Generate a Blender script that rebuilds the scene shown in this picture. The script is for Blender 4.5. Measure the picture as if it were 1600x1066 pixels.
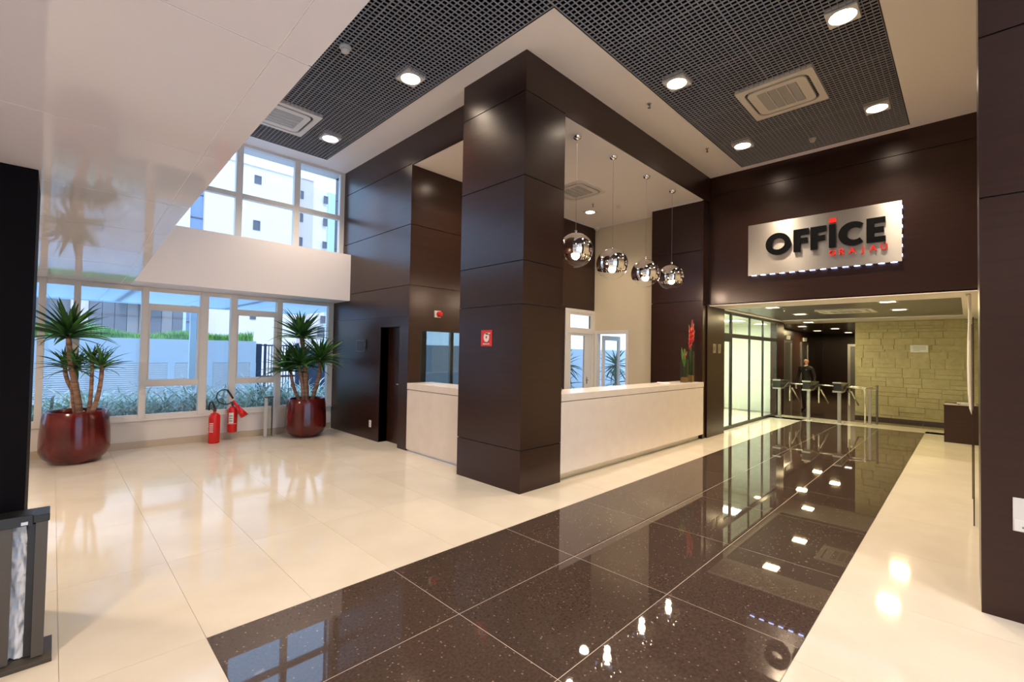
import bpy, bmesh, math, random
from mathutils import Vector, Matrix
random.seed(7)
PI = math.pi
for o in list(bpy.data.objects): bpy.data.objects.remove(o)
S = bpy.context.scene
COL = S.collection

# ------------------------------------------------------------------ camera
cam = bpy.data.cameras.new('camera'); co = bpy.data.objects.new('camera', cam); COL.objects.link(co)
cam.sensor_width = 36; cam.lens = 714.5/1600*36; cam.clip_start = .02; cam.clip_end = 300
R_ = Vector((0.7055461389158061, -0.7084452840733628, 0.017604696396428383))
U_ = Vector((-0.02890525915402982, -0.003947786683929071, 0.9995743599020219))
F_ = Vector((0.7080742417672292, 0.7057546984997766, 0.02326314018470022))
m = Matrix((R_, U_, -F_)).transposed().to_4x4(); m.translation = (0, 0, 1.7)
co.matrix_world = m; S.camera = co

# ------------------------------------------------------------------ sky, sun, exposure
W = bpy.data.worlds.new('sky'); S.world = W; W.use_nodes = True
bg = W.node_tree.nodes['Background']; bg.inputs[0].default_value = (.40, .62, .95, 1); bg.inputs[1].default_value = 1.5
sun = bpy.data.lights.new('sun', 'SUN'); so = bpy.data.objects.new('sun', sun); COL.objects.link(so)
sun.energy = .55; sun.color = (1, .95, .9); sun.angle = .12
so.rotation_euler = Vector((.12, .57, -.82)).to_track_quat('-Z', 'Y').to_euler()
S.view_settings.view_transform = 'Standard'; S.view_settings.look = 'None'
S.view_settings.exposure = 1.2; S.view_settings.gamma = 1; S.view_settings.use_curve_mapping = False
S.cycles.use_denoising = True
S.cycles.max_bounces = 10; S.cycles.diffuse_bounces = 7; S.cycles.glossy_bounces = 5; S.cycles.transparent_max_bounces = 16
S.cycles.sample_clamp_indirect = 6; S.cycles.caustics_reflective = False; S.cycles.caustics_refractive = False
WARM = (1, .82, .61); YEL = (1, .80, .42)
def lamp(name, kind, loc, energy, color, size=.2, size_y=None, angle=None, blend=.6, rot=(0, 0, 0), parent=None):
    l = bpy.data.lights.new(name, kind); l.energy = energy; l.color = color
    if kind == 'AREA':
        l.shape = 'RECTANGLE' if size_y else 'DISK'; l.size = size
        if size_y: l.size_y = size_y
        if angle: l.spread = angle
    elif kind == 'SPOT': l.spot_size = angle; l.spot_blend = blend; l.shadow_soft_size = size
    else: l.shadow_soft_size = size
    o = bpy.data.objects.new(name, l); o.location = loc; o.rotation_euler = rot; COL.objects.link(o)
    if parent: o.parent = parent
    return o
E_DOWN = 135; E_RECEP = 60; E_CORR = 12; E_OFFICE = 70; E_BULB = 9; E_MEZZ = 45

# ------------------------------------------------------------------ materials
def mat(name, col=(.8, .8, .8), rough=.5, metal=0, emis=None, es=1, ior=1.5, coat=0, spec=None):
    M = bpy.data.materials.new(name); M.use_nodes = True
    b = M.node_tree.nodes['Principled BSDF']
    b.inputs['Base Color'].default_value = (*col, 1); b.inputs['Roughness'].default_value = rough
    b.inputs['Metallic'].default_value = metal; b.inputs['IOR'].default_value = ior
    if coat: b.inputs['Coat Weight'].default_value = coat; b.inputs['Coat Roughness'].default_value = .03 if 'wood' not in name else .2
    if emis: b.inputs['Emission Color'].default_value = (*emis, 1); b.inputs['Emission Strength'].default_value = es
    return M
def noisy(M, c1, c2, scale=5, stretch=(1, 1, 1), detail=4, lo=.35, hi=.65, coord='Object', bump=0, rand=0, kind='noise'):
    n = M.node_tree; N = n.nodes; L = n.links; b = N['Principled BSDF']
    tc = N.new('ShaderNodeTexCoord'); mp = N.new('ShaderNodeMapping'); mp.inputs['Scale'].default_value = stretch
    L.new(tc.outputs[coord], mp.inputs['Vector'])
    t = N.new('ShaderNodeTexNoise'); t.inputs['Scale'].default_value = scale; t.inputs['Detail'].default_value = detail
    L.new(mp.outputs[0], t.inputs['Vector'])
    r = N.new('ShaderNodeValToRGB'); r.color_ramp.elements[0].position = lo; r.color_ramp.elements[1].position = hi
    r.color_ramp.elements[0].color = (*c1, 1); r.color_ramp.elements[1].color = (*c2, 1)
    L.new(t.outputs[0], r.inputs[0]); out = r.outputs[0]
    if rand:
        oi = N.new('ShaderNodeObjectInfo'); h = N.new('ShaderNodeHueSaturation'); mr = N.new('ShaderNodeMapRange')
        mr.inputs[3].default_value = 1-rand; mr.inputs[4].default_value = 1+rand
        L.new(oi.outputs['Random'], mr.inputs[0]); L.new(mr.outputs[0], h.inputs['Value']); L.new(out, h.inputs['Color']); out = h.outputs[0]
        ad = N.new('ShaderNodeVectorMath'); ad.operation = 'ADD'; L.new(tc.outputs[coord], ad.inputs[0])
        sc = N.new('ShaderNodeMath'); sc.operation = 'MULTIPLY'; sc.inputs[1].default_value = 40; L.new(oi.outputs['Random'], sc.inputs[0])
        L.new(sc.outputs[0], ad.inputs[1]); L.new(ad.outputs[0], mp.inputs['Vector'])
    L.new(out, b.inputs['Base Color'])
    if bump:
        bp = N.new('ShaderNodeBump'); bp.inputs['Strength'].default_value = bump; bp.inputs['Distance'].default_value = .01
        L.new(t.outputs[0], bp.inputs['Height']); L.new(bp.outputs[0], b.inputs['Normal'])
    return M
def thin_glass(name, tint=(.96, .98, .97), refl=1.0, ior=1.5):
    M = bpy.data.materials.new(name); M.use_nodes = True; n = M.node_tree; N = n.nodes; L = n.links
    N.remove(N['Principled BSDF']); out = N['Material Output']
    tr = N.new('ShaderNodeBsdfTransparent'); tr.inputs[0].default_value = (*tint, 1)
    gl = N.new('ShaderNodeBsdfGlossy'); gl.inputs['Roughness'].default_value = .01; gl.inputs[0].default_value = (refl, refl, refl, 1)
    fr = N.new('ShaderNodeFresnel'); fr.inputs[0].default_value = ior
    ge = N.new('ShaderNodeNewGeometry'); m1 = N.new('ShaderNodeMath'); m1.operation = 'SUBTRACT'; m1.inputs[0].default_value = 1; L.new(ge.outputs['Backfacing'], m1.inputs[1])
    m2 = N.new('ShaderNodeMath'); m2.operation = 'MULTIPLY'; L.new(fr.outputs[0], m2.inputs[0]); L.new(m1.outputs[0], m2.inputs[1])
    mx = N.new('ShaderNodeMixShader'); L.new(m2.outputs[0], mx.inputs[0]); L.new(tr.outputs[0], mx.inputs[1]); L.new(gl.outputs[0], mx.inputs[2])
    L.new(mx.outputs[0], out.inputs[0]); return M
WOOD = noisy(mat('dark wood veneer', rough=.28, ior=1.45, coat=.10), (.0215, .0086, .0060), (.0330, .0132, .0090), 2.6, (.6, .6, 10), 6, .3, .75)
WOOD.node_tree.nodes['Principled BSDF'].inputs['Specular Tint'].default_value = (1, .84, .80, 1)
DARK = mat('black recess', (.006, .005, .005), .5)
CREAM = noisy(mat('cream porcelain', rough=.075, ior=1.33), (.69, .61, .505), (.735, .66, .555), 2.2, (1, 1, 1), 3, rand=.02)
GROUTC = mat('cream grout', (.46, .39, .31), .7)
GROUTD = mat('pale grout', (.50, .42, .35), .6)
def granite():
    M = noisy(mat('dark granite', rough=.022, ior=1.55), (.050, .032, .025), (.088, .060, .047), 60, (1, 1, 1), 5, .3, .75, rand=.10)
    n = M.node_tree; N = n.nodes; L = n.links; b = N['Principled BSDF']
    src = b.inputs['Base Color'].links[0].from_socket
    tc = N.new('ShaderNodeTexCoord'); v = N.new('ShaderNodeTexVoronoi'); v.inputs['Scale'].default_value = 26
    L.new(tc.outputs['Object'], v.inputs['Vector'])
    r = N.new('ShaderNodeValToRGB'); r.color_ramp.elements[0].position = .05; r.color_ramp.elements[1].position = .17
    r.color_ramp.elements[0].color = (1, 1, 1, 1); r.color_ramp.elements[1].color = (0, 0, 0, 1)
    L.new(v.outputs['Distance'], r.inputs[0])
    wn = N.new('ShaderNodeTexNoise'); wn.inputs['Scale'].default_value = 9; L.new(tc.outputs['Object'], wn.inputs['Vector'])
    mu = N.new('ShaderNodeMath'); mu.operation = 'MULTIPLY'; L.new(r.outputs[0], mu.inputs[0]); L.new(wn.outputs[0], mu.inputs[1])
    mx = N.new('ShaderNodeMix'); mx.data_type = 'RGBA'; L.new(mu.outputs[0], mx.inputs[0]); L.new(src, mx.inputs[6]); mx.inputs[7].default_value = (.55, .42, .33, 1)
    L.new(mx.outputs[2], b.inputs['Base Color']); return M
GRANITE = granite()
CEIL = mat('beige ceiling paint', (.88, .80, .76), .6)
SLAB = mat('glossy off-white soffit panel', (.64, .63, .73), .05, ior=1.5)
WHITE = mat('white powder coat', (.74, .70, .66), .4)
PLASTER = mat('white plaster', (.74, .68, .63), .65)
BEAMW = mat('pale beam paint', (.88, .82, .83), .5)
CREAMW = mat('cream wall paint', (.66, .57, .42), .6)
BEIGE = mat('beige stone skirting', (.52, .42, .31), .25)
COUNTER = noisy(mat('beige quartz', rough=.25), (.73, .64, .57), (.76, .67, .60), 5, detail=3)
STEEL = mat('brushed steel', (.62, .60, .57), .28, 1)
DSTEEL = mat('dark steel', (.25, .24, .23), .3, .9)
CHROME = mat('chrome', (.92, .89, .88), .02, 1)
BLACK = mat('satin black', (.012, .012, .013), .3)
GRIDM = mat('grey grille strip', (.40, .385, .40), .8, ior=1.0)
GLASS = thin_glass('window glass', (.95, .975, .98))
GLASSD = thin_glass('dark tinted glass', (.50, .52, .50))
GLASSG = thin_glass('greenish partition glass', (.95, .98, .94))
GLASSC = thin_glass('clear globe glass', (.97, .97, .97), 1, 1.45)
_n = GLASSC.node_tree; _t = _n.nodes.new('ShaderNodeBsdfTranslucent'); _t.inputs[0].default_value = (.9, .85, .78, 1); _x = _n.nodes.new('ShaderNodeMixShader'); _x.inputs[0].default_value = 0
_m = [q for q in _n.nodes if q.type == 'MIX_SHADER' and q != _x][0]; _n.links.new(_m.outputs[0], _x.inputs[1]); _n.links.new(_t.outputs[0], _x.inputs[2]); _n.links.new(_x.outputs[0], _n.nodes['Material Output'].inputs[0])
VASEG = thin_glass('vase glass', (.78, .86, .76), 1, 1.5)
LIT = mat('lit diffuser', (1, .95, .85), .5, emis=(1, .88, .70), es=12)
LITO = mat('lit office diffuser', (1, 1, .95), .5, emis=(.95, 1, .9), es=3)
LITY = mat('lit square diffuser', (1, .95, .8), .5, emis=(1, .90, .66), es=3.5)
BULB = mat('lit bulb', (1, .9, .8), .5, emis=(1, .84, .62), es=20)
LED = mat('blue white led', (.7, .8, 1), .5, emis=(.42, .50, 1), es=9)
RED = mat('red enamel', (.68, .012, .010), .25)
REDS = mat('red sign', (.72, .025, .018), .4)
OXRED = noisy(mat('oxblood glaze', rough=.16, coat=.15), (.055, .005, .005), (.13, .012, .010), 3, detail=4)
PAPER = mat('white paper', (.8, .78, .75), .7)
SOIL = noisy(mat('dark soil', rough=.9), (.015, .01, .007), (.05, .035, .025), 40)
BARK = noisy(mat('ringed bark', rough=.75), (.16, .075, .045), (.36, .21, .14), 5, (1, 1, 9), 5, bump=.4)
LEAF = noisy(mat('deep green leaf', rough=.38), (.022, .080, .020), (.085, .22, .048), 3, detail=3, rand=.4)
LEAF2 = noisy(mat('pale strap leaf', rough=.5), (.34, .50, .37), (.93, .95, .86), 6, (5, 5, .4), 2, .42, .58, rand=.3)
GRASS = noisy(mat('fresh green grass', rough=.6), (.13, .34, .05), (.40, .66, .16), 6)
BLUEW = mat('pale blue garden wall', (.66, .76, .86), .7)
LOUV = mat('pale louvre paint', (.86, .87, .88), .6)
BLDW = mat('white render', (.86, .74, .70), .8)
BLDP = mat('pinkish render', (.62, .52, .48), .8)
BLDG = mat('grey facade panel', (.15, .145, .165), .6)
BLDG2 = mat('dark grey shutter', (.09, .088, .10), .6)
BLDB = mat('pale blue curtain wall', (.52, .74, .86), .25)
WINB = mat('blue glazing', (.25, .33, .52), .15)
WIND = mat('dark window', (.14, .13, .15), .3)
CANOPY = mat('pale blue canopy sheet', (.62, .78, .92), .35)
_n = CANOPY.node_tree; _t = _n.nodes.new('ShaderNodeBsdfTranslucent'); _t.inputs[0].default_value = (.78, .88, .97, 1); _x = _n.nodes.new('ShaderNodeMixShader'); _x.inputs[0].default_value = .6
_n.links.new(_n.nodes['Principled BSDF'].outputs[0], _x.inputs[1]); _n.links.new(_t.outputs[0], _x.inputs[2]); _n.links.new(_x.outputs[0], _n.nodes['Material Output'].inputs[0])
STONE = noisy(mat('yellowish split stone', rough=.8), (.43, .36, .19), (.50, .43, .24), 9, detail=4, bump=.25, rand=.05)
GROUND = noisy(mat('pale concrete', rough=.9), (.42, .40, .38), (.52, .50, .48), 4)
TRAYM = mat('grey metal ceiling tray', (.17, .155, .155), .3, .1)
LOBBY = mat('dark lobby ceiling', (.20, .18, .13), .2)
SKIN = mat('skin', (.52, .26, .18), .5)
SUIT = mat('black suit cloth', (.010, .010, .012), .8)
HAIR = mat('short dark hair', (.02, .012, .008), .7)
GLOVE = mat('pale glove', (.7, .66, .58), .7)
BAG = mat('translucent plastic bag', (.62, .61, .62), .22)
BINM = mat('taupe metal', (.085, .072, .060), .42, .4)
GREYP = mat('grey plastic', (.55, .54, .52), .5)
ACW = mat('cassette plastic', (.72, .66, .60), .45)
ACG = mat('cassette grille', (.40, .385, .375), .5)
FRED = mat('heliconia red', (.50, .012, .02), .4)
FYEL = mat('heliconia tip', (.70, .55, .18), .5)
SIGNM = mat('brushed sign metal', (.72, .66, .60), .30, 1)
SB = SIGNM.node_tree.nodes['Principled BSDF']; SB.inputs['Anisotropic'].default_value = .8; SB.inputs['Anisotropic Rotation'].default_value = .25
OFFW = mat('office white wall', (.82, .84, .78), .6)

# ------------------------------------------------------------------ mesh builder
class MB:
    def __init__(s): s.v = []; s.f = []; s.mi = []; s.sm = []; s.k = 0; s.smooth = False
    def add(s, vs, fs):
        b = len(s.v); s.v += [tuple(v) for v in vs]
        for f in fs: s.f.append([b+i for i in f]); s.mi.append(s.k); s.sm.append(s.smooth)
        return s
    def box(s, x0, y0, z0, x1, y1, z1, M=None):
        x0, x1 = sorted((x0, x1)); y0, y1 = sorted((y0, y1)); z0, z1 = sorted((z0, z1))
        vs = [Vector(p) for p in ((x0,y0,z0),(x1,y0,z0),(x1,y1,z0),(x0,y1,z0),(x0,y0,z1),(x1,y0,z1),(x1,y1,z1),(x0,y1,z1))]
        if M: vs = [M @ v for v in vs]
        return s.add(vs, [(3,2,1,0),(4,5,6,7),(0,1,5,4),(1,2,6,5),(2,3,7,6),(3,0,4,7)])
    def lathe(s, prof, c=(0, 0, 0), n=32, axis='z', cap=True, M=None):
        vs = []; N = len(prof)
        for r, h in prof:
            for i in range(n):
                a = 2*PI*i/n; p = (r*math.cos(a), r*math.sin(a), h)
                if axis == 'x': p = (p[2], p[0], p[1])
                if axis == 'y': p = (p[1], p[2], p[0])
                p = Vector(p)
                if M: p = M @ p
                vs.append((p[0]+c[0], p[1]+c[1], p[2]+c[2]))
        fs = [(j*n+i, j*n+(i+1) % n, (j+1)*n+(i+1) % n, (j+1)*n+i) for j in range(N-1) for i in range(n)]
        if cap: fs += [tuple(range(n))[::-1], tuple((N-1)*n+i for i in range(n))]
        return s.add(vs, fs)
    def cyl(s, c, r, h, n=24, axis='z', r2=None): return s.lathe([(r, 0), (r2 if r2 is not None else r, h)], c, n, axis)
    def tube(s, pts, r, n=8, cap=True):
        pts = [Vector(p) for p in pts]; rs = r if isinstance(r, (list, tuple)) else [r]*len(pts); vs = []; up = None
        for i, p in enumerate(pts):
            d = (pts[min(i+1, len(pts)-1)]-pts[max(i-1, 0)]).normalized()
            if up is None: up = d.orthogonal().normalized()
            else: up = (up-d*up.dot(d)).normalized()
            w = d.cross(up)
            for k in range(n):
                a = 2*PI*k/n; vs.append(p+(up*math.cos(a)+w*math.sin(a))*rs[i])
        fs = [(j*n+i, j*n+(i+1) % n, (j+1)*n+(i+1) % n, (j+1)*n+i) for j in range(len(pts)-1) for i in range(n)]
        if cap: fs += [tuple(range(n))[::-1], tuple((len(pts)-1)*n+i for i in range(n))]
        return s.add(vs, fs)
    def prism(s, poly, t0, t1, plane='yz'):
        # polygon in a plane, extruded along the third axis
        def P(a, b, t): return {'yz': (t, a, b), 'xz': (a, t, b), 'xy': (a, b, t)}[plane]
        n = len(poly); vs = [P(a, b, t0) for a, b in poly]+[P(a, b, t1) for a, b in poly]
        fs = [tuple(range(n))[::-1], tuple(range(n, 2*n))]+[(i, (i+1) % n, n+(i+1) % n, n+i) for i in range(n)]
        return s.add(vs, fs)
    def ring(s, outer, inner, t0, t1, plane='yz'):
        def P(a, b, t): return {'yz': (t, a, b), 'xz': (a, t, b), 'xy': (a, b, t)}[plane]
        n = len(outer); vs = [P(*p, t) for t in (t0, t1) for lp in (outer, inner) for p in lp]; fs = []
        for i in range(n):
            j = (i+1) % n
            fs += [(i, j, n+j, n+i), (2*n+i, 2*n+j, 3*n+j, 3*n+i), (i, j, 2*n+j, 2*n+i), (n+i, n+j, 3*n+j, 3*n+i)]
        return s.add(vs, fs)
    def sphere(s, c, r, n=20, m=12, sc=(1, 1, 1)):
        prof = [(max(r*math.sin(PI*i/m), 1e-4), -r*math.cos(PI*i/m)) for i in range(m+1)]
        b = len(s.v); s.lathe(prof, (0, 0, 0), n, cap=False)
        for i in range(b, len(s.v)):
            v = s.v[i]; s.v[i] = (c[0]+v[0]*sc[0], c[1]+v[1]*sc[1], c[2]+v[2]*sc[2])
        return s
    def mesh(s, name, mats):
        me = bpy.data.meshes.new(name); me.from_pydata(s.v, [], s.f)
        for x in (mats if isinstance(mats, (list, tuple)) else [mats]): me.materials.append(x)
        me.polygons.foreach_set('material_index', s.mi); me.polygons.foreach_set('use_smooth', s.sm)
        bm = bmesh.new(); bm.from_mesh(me); bmesh.ops.recalc_face_normals(bm, faces=bm.faces); bm.to_mesh(me); bm.free()
        me.update(); return me
def link(name, me, parent=None, loc=None, rot=None):
    o = bpy.data.objects.new(name, me); COL.objects.link(o)
    if parent: o.parent = parent
    if loc: o.location = loc
    if rot: o.rotation_euler = rot
    return o
def part(name, mb, mats, parent, bevel=0, label=None, loc=None):
    o = link(name, mb.mesh(name, mats), parent, loc)
    if bevel:
        b = o.modifiers.new('b', 'BEVEL'); b.width = bevel; b.segments = 2; b.limit_method = 'ANGLE'
    if label: o['label'] = label
    return o
def bx(*a): return MB().box(*a)
def thing(name, label, cat, loc=(0, 0, 0), rz=0, group=None):
    o = bpy.data.objects.new(name, None); COL.objects.link(o); o.location = loc; o.rotation_euler = (0, 0, rz); o.empty_display_size = .1
    o['label'] = label; o['category'] = cat
    if group: o['group'] = group
    return o
def struct(name, mb, mats, label=None, bevel=0):
    o = part(name, mb, mats, None, bevel); o['kind'] = 'structure'
    if label: o['label'] = label
    return o
def copy_tree(o, parent=None):
    c = o.copy(); COL.objects.link(c); c.parent = parent
    for ch in o.children: copy_tree(ch, c)
    return c
def tag(o, label, cat, group=None, stuff=False):
    o['label'] = label
    if cat: o['category'] = cat
    if group: o['group'] = group
    if stuff: o['kind'] = 'stuff'
    return o

# ================================================================== SETTING
CZ = 5.39; G = .004
# ---- floor: grout bed with tiles
FX0, FX1, FY0, FY1 = -5, 25.2, -4, 9.78
fl = struct('floor', bx(FX0, FY0, -.14, FX1, FY1, -.006), GROUTC, 'cream and dark polished tiled floor of the lobby')
dark_bed = part('strip_bed', bx(.69, .71, -.007, 14.11, 3.14, -.0009), GROUTD, fl)
def tile(x0, y0, x1, y1, m, g=.0009, nm='tile'):
    o = part(nm, bx(x0+g, y0+g, -.02, x1-g, y1-g, 0), m, fl)
    return o
for i in range(11):
    for j in range(3):
        x0 = .68+i*1.2218; y0 = .70+j*.8167
        tile(x0, y0, x0+1.2218, y0+.8167, GRANITE, .0026)
# cream field on the left of the strip (x -1.15 .. 4.3) and along the counter
ys = [3.15, 4.46, 5.68, 6.90, 8.12, 9.34, 9.72]
for i in range(9):
    x0 = -1.15+i*.61; x1 = x0+.61
    if i == 8: x1 = 4.9
    for a, b in zip(ys, ys[1:]): tile(x0, a, x1, b, CREAM)
ys2 = [3.15, 3.97]
for i in range(8):
    x0 = 4.9+i*1.2; tile(x0, 3.15, x0+1.2, 3.97, CREAM)
# left of and in front of the strip's near end, and on its right side
for i in range(3):
    for j in range(6): tile(-1.15+i*.61, -3.0+j*1.025, -1.15+(i+1)*.61, -3.0+(j+1)*1.025, CREAM)
for i in range(12):
    x0 = .68+i*1.15; tile(x0, -.52, x0+1.15, .70, CREAM)
for i in range(3): tile(.68+i*1.25, -3.0, .68+(i+1)*1.25, -.52, CREAM)
for i in range(4): tile(14.12, -.52+i*.94 if i else -.52, 15.05, -.52+(i+1)*.94 if i < 3 else 3.97, CREAM)
part('outer_floor', bx(-4.99, -4, -.02, -1.15, 9.72, 0), CREAM, fl)
part('reception_floor', bx(4.9, 3.975, -.02, 9.7, 9.6, 0), CREAM, fl)
part('office_floor', bx(10.4, 3.975, -.02, 15.05, 5.6, -.001), CREAM, fl)
for i in range(5):
    for j in range(4): tile(15.05+i*2.02, -.6+j*1.42, 15.05+(i+1)*2.02, -.6+(j+1)*1.42, GRANITE, .002)

# ---- ceiling: beige border around an L of open-cell grille
GX0, GX1, GY0, GY1, AX, AY = 1.19, 9.42, .63, 3.12, 3.68, 8.87
cm = MB()
cm.box(-5, -4, CZ, GX0, 9.78, CZ+.08); cm.box(GX0, -4, CZ, 9.75, GY0, CZ+.08); cm.box(GX1, GY0, CZ, 9.75, GY1, CZ+.08)
cm.box(AX, GY1, CZ, 9.75, 9.78, CZ+.08); cm.box(GX0, AY, CZ, AX, 9.78, CZ+.08)
struct('ceiling', cm, CEIL, 'beige painted ceiling border around the dark grille')
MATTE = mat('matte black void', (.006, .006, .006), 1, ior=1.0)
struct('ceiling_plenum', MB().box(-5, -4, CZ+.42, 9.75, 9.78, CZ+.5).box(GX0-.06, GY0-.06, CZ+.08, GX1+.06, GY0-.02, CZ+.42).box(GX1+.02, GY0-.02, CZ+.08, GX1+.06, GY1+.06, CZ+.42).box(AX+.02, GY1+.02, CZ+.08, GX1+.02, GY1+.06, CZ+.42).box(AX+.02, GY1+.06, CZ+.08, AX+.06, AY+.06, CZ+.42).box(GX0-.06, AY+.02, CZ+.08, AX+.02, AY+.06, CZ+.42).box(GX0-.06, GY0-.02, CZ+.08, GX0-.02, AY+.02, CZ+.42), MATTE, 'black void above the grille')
tr = MB(); t = .012
for a in ((GX0, GY0, GX1, GY0+t), (GX1-t, GY0, GX1, GY1), (AX-t, GY1-t, GX1, GY1), (AX-t, GY1, AX, AY), (GX0, AY-t, AX, AY), (GX0, GY0, GX0+t, AY)):
    tr.box(a[0], a[1], CZ-.003, a[2], a[3], CZ+.1)
struct('trim_1', tr, BLACK, 'dark metal edge trim round the ceiling grille')
grille = thing('ceiling_grille', 'dark open-cell grille ceiling in an L shape', 'ceiling grille', (0, 0, CZ))
lamps_xy = [(3.32, 5.34), (3.33, 7.91), (5.87, 2.78), (8.43, 2.78), (8.46, .93), (5.91, .94)]
ac_xy = [(6.68, 1.38, 7.67, 2.32), (1.95, 7.28, 2.94, 8.22)]
def cell_module(x0, y0, x1, y1, pitch=.061):
    mb = MB(); n = round((x1-x0)/pitch); k = round((y1-y0)/pitch); w = .0018
    for i in range(n+1):
        x = x0+(x1-x0)*i/n; ww = w; x += (.0032 if i == 0 else -.0032 if i == n else 0); mb.box(x-ww, y0+.0008, 0, x+ww, y1-.0008, .017)
    for j in range(k+1):
        y = y0+(y1-y0)*j/k; ww = w; y += (.0032 if j == 0 else -.0032 if j == k else 0); mb.box(x0+.0008, y-ww, .0015, x1-.0008, y+ww, .017)
    return mb
gmods = []
nx = 7; xs = [GX0+.012+(GX1-GX0-.024)*i/nx for i in range(nx+1)]
for i in range(nx):
    for j in range(2):
        y0 = GY0+.012+(GY1-GY0-.024)*j/2; gmods.append((xs[i], y0, xs[i+1], y0+(GY1-GY0-.024)/2))
for i in range(2):
    for j in range(5):
        x0 = GX0+.012+(AX-GX0-.024)*i/2; y0 = GY1-.012+(AY-GY1)*j/5; gmods.append((x0, y0, x0+(AX-GX0-.024)/2, y0+(AY-GY1)/5))
for g_ in gmods: part('grille_module', cell_module(*g_), GRIDM, grille)

# ---- wood panelled faces
def panels(parent, plane, c, us, zs, out=-1, th=.018, mt=WOOD, gap=.006):
    """flat boards on a plane (plane 'x' or 'y' at c), u intervals and z intervals, thickness towards the back"""
    for ui in range(len(us)-1):
        for zi in range(len(zs)-1):
            u0, u1, z0, z1 = us[ui]+gap*(ui > 0), us[ui+1]-gap*(ui < len(us)-2), zs[zi]+gap*(zi > 0), zs[zi+1]-gap*(zi < len(zs)-2)
            a, b = c, c-out*th
            mb = bx(a, u0, z0, b, u1, z1) if plane == 'x' else bx(u0, a, z0, u1, b, z1)
            part('panel', mb, mt, parent)
ZS = [0, .515, 2.28, 2.81, 3.85, 4.89, CZ]
colm = thing('column', 'ceiling-high column clad in dark wood panels between the two counters', 'column', (3.97, 3.79, 0))
cb = part('core', bx(.015, .015, 0, .755, 1.185, CZ), DARK, colm)
def cpan(x0, y0, x1, y1, z0, z1):
    g = .006; part('panel', bx(x0, y0, z0+(g if z0 > 0 else 0), x1, y1, z1-(g if z1 < CZ else 0)), WOOD, colm)
for z0, z1 in zip(ZS, ZS[1:]):
    cpan(0, 0, .018, 1.2, z0, z1); cpan(.018, 0, .77, .018, z0, z1)
    cpan(.752, .018, .77, 1.2, z0, z1); cpan(.018, 1.182, .752, 1.2, z0, z1)
# beams over the reception opening
b1 = struct('trim_2', bx(4.74, 3.81, 4.96, 9.59, 3.98, CZ), DARK, 'dark wood beam over the reception counter')
panels(b1, 'y', 3.79, [4.74, 9.59], [4.87, CZ], th=.02)
b2 = struct('trim_3', bx(4.27, 4.99, 4.96, 4.42, 6.72, CZ), DARK, 'dark wood beam over the side counter')
panels(b2, 'x', 4.25, [4.99, 6.72], [4.87, CZ], th=.02)
# left wall (x = 4.25) with a door recess
wl = struct('wall_left', MB().box(4.27, 6.74, 0, 4.42, 7.0, CZ).box(4.27, 7.0, 2.11, 4.42, 7.66, CZ).box(4.27, 7.66, 0, 4.42, 9.78, CZ), DARK, 'tall dark wood wall beside the windows')
panels(wl, 'x', 4.25, [6.72, 7.0], [0, 2.28]); panels(wl, 'x', 4.25, [7.66, 9.74], [0, 2.28])
part('panel', bx(4.25, 7.0, 2.105, 4.268, 7.66, 2.277), WOOD, wl)
panels(wl, 'x', 4.25, [6.72, 9.74], [2.283, 2.81, 3.85, 4.89, CZ])
dr = struct('door_1', bx(4.42, 7.0, 0, 4.46, 7.66, 2.11), WOOD, 'narrow dark wood door set back in the wood wall')
part('jamb', MB().box(4.26, 6.985, 0, 4.43, 7.0, 2.11).box(4.26, 7.66, 0, 4.43, 7.672, 2.11).box(4.26, 7.0, 2.105, 4.43, 7.66, 2.12), WOOD, dr)
hd = MB(); hd.smooth = True; hd.cyl((4.40, 7.22, 1.08), .022, .02, 16, 'x'); hd.cyl((4.375, 7.22, 1.08), .011, .04, 12, 'x'); hd.tube([(4.375, 7.22, 1.08), (4.375, 7.31, 1.08)], .01, 10)
hd.cyl((4.405, 7.22, .99), .018, .015, 16, 'x')
part('door_handle', hd, STEEL, dr, label='steel lever handle and lock')
# wall behind the reception (y = 6.72) with an internal window, a glazed door at its right end
wb = struct('wall_back', MB().box(4.42, 6.74, 0, 8.50, 6.86, 1.0).box(4.42, 6.74, 2.05, 8.5, 6.86, 4.87).box(4.42, 6.74, 1.0, 4.5, 6.86, 2.05).box(6.3, 6.74, 1.0, 8.5, 6.86, 2.05)
            .box(8.5, 6.74, 2.76, 9.7, 6.86, 4.87), DARK, 'dark wood wall behind the reception')
panels(wb, 'y', 6.72, [4.27, 6.4], [2.05, 2.81, 3.85, 4.87]); panels(wb, 'y', 6.72, [6.4, 8.5], [0, 2.0, 2.81, 3.85, 4.87])
panels(wb, 'y', 6.72, [8.5, 9.69], [2.76, 3.85, 4.87]); panels(wb, 'y', 6.72, [4.27, 6.4], [0, 1.0]); panels(wb, 'y', 6.72, [4.27, 4.5], [1.0, 2.05])
wn = struct('window_7', MB().box(4.5, 6.725, 1.0, 6.3, 6.76, 1.02).box(4.5, 6.725, 2.03, 6.3, 6.76, 2.05).box(4.5, 6.725, 1, 4.52, 6.76, 2.05).box(6.28, 6.725, 1, 6.3, 6.76, 2.05), BLACK, 'dark internal window above the side counter')
part('pane', bx(4.52, 6.737, 1.02, 6.28, 6.743, 2.03), GLASSD, wn)
# back room behind it
struct('wall_room_side', MB().box(8.5, 6.86, 0, 8.6, 9.78, 4.87), DARK)
struct('wall_room_partition', MB().box(4.47, 6.87, 0, 4.55, 9.68, 2.74), WOOD)
struct('ceiling_room', bx(4.42, 6.86, 2.75, 8.6, 9.78, 2.85), CEIL)
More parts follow.
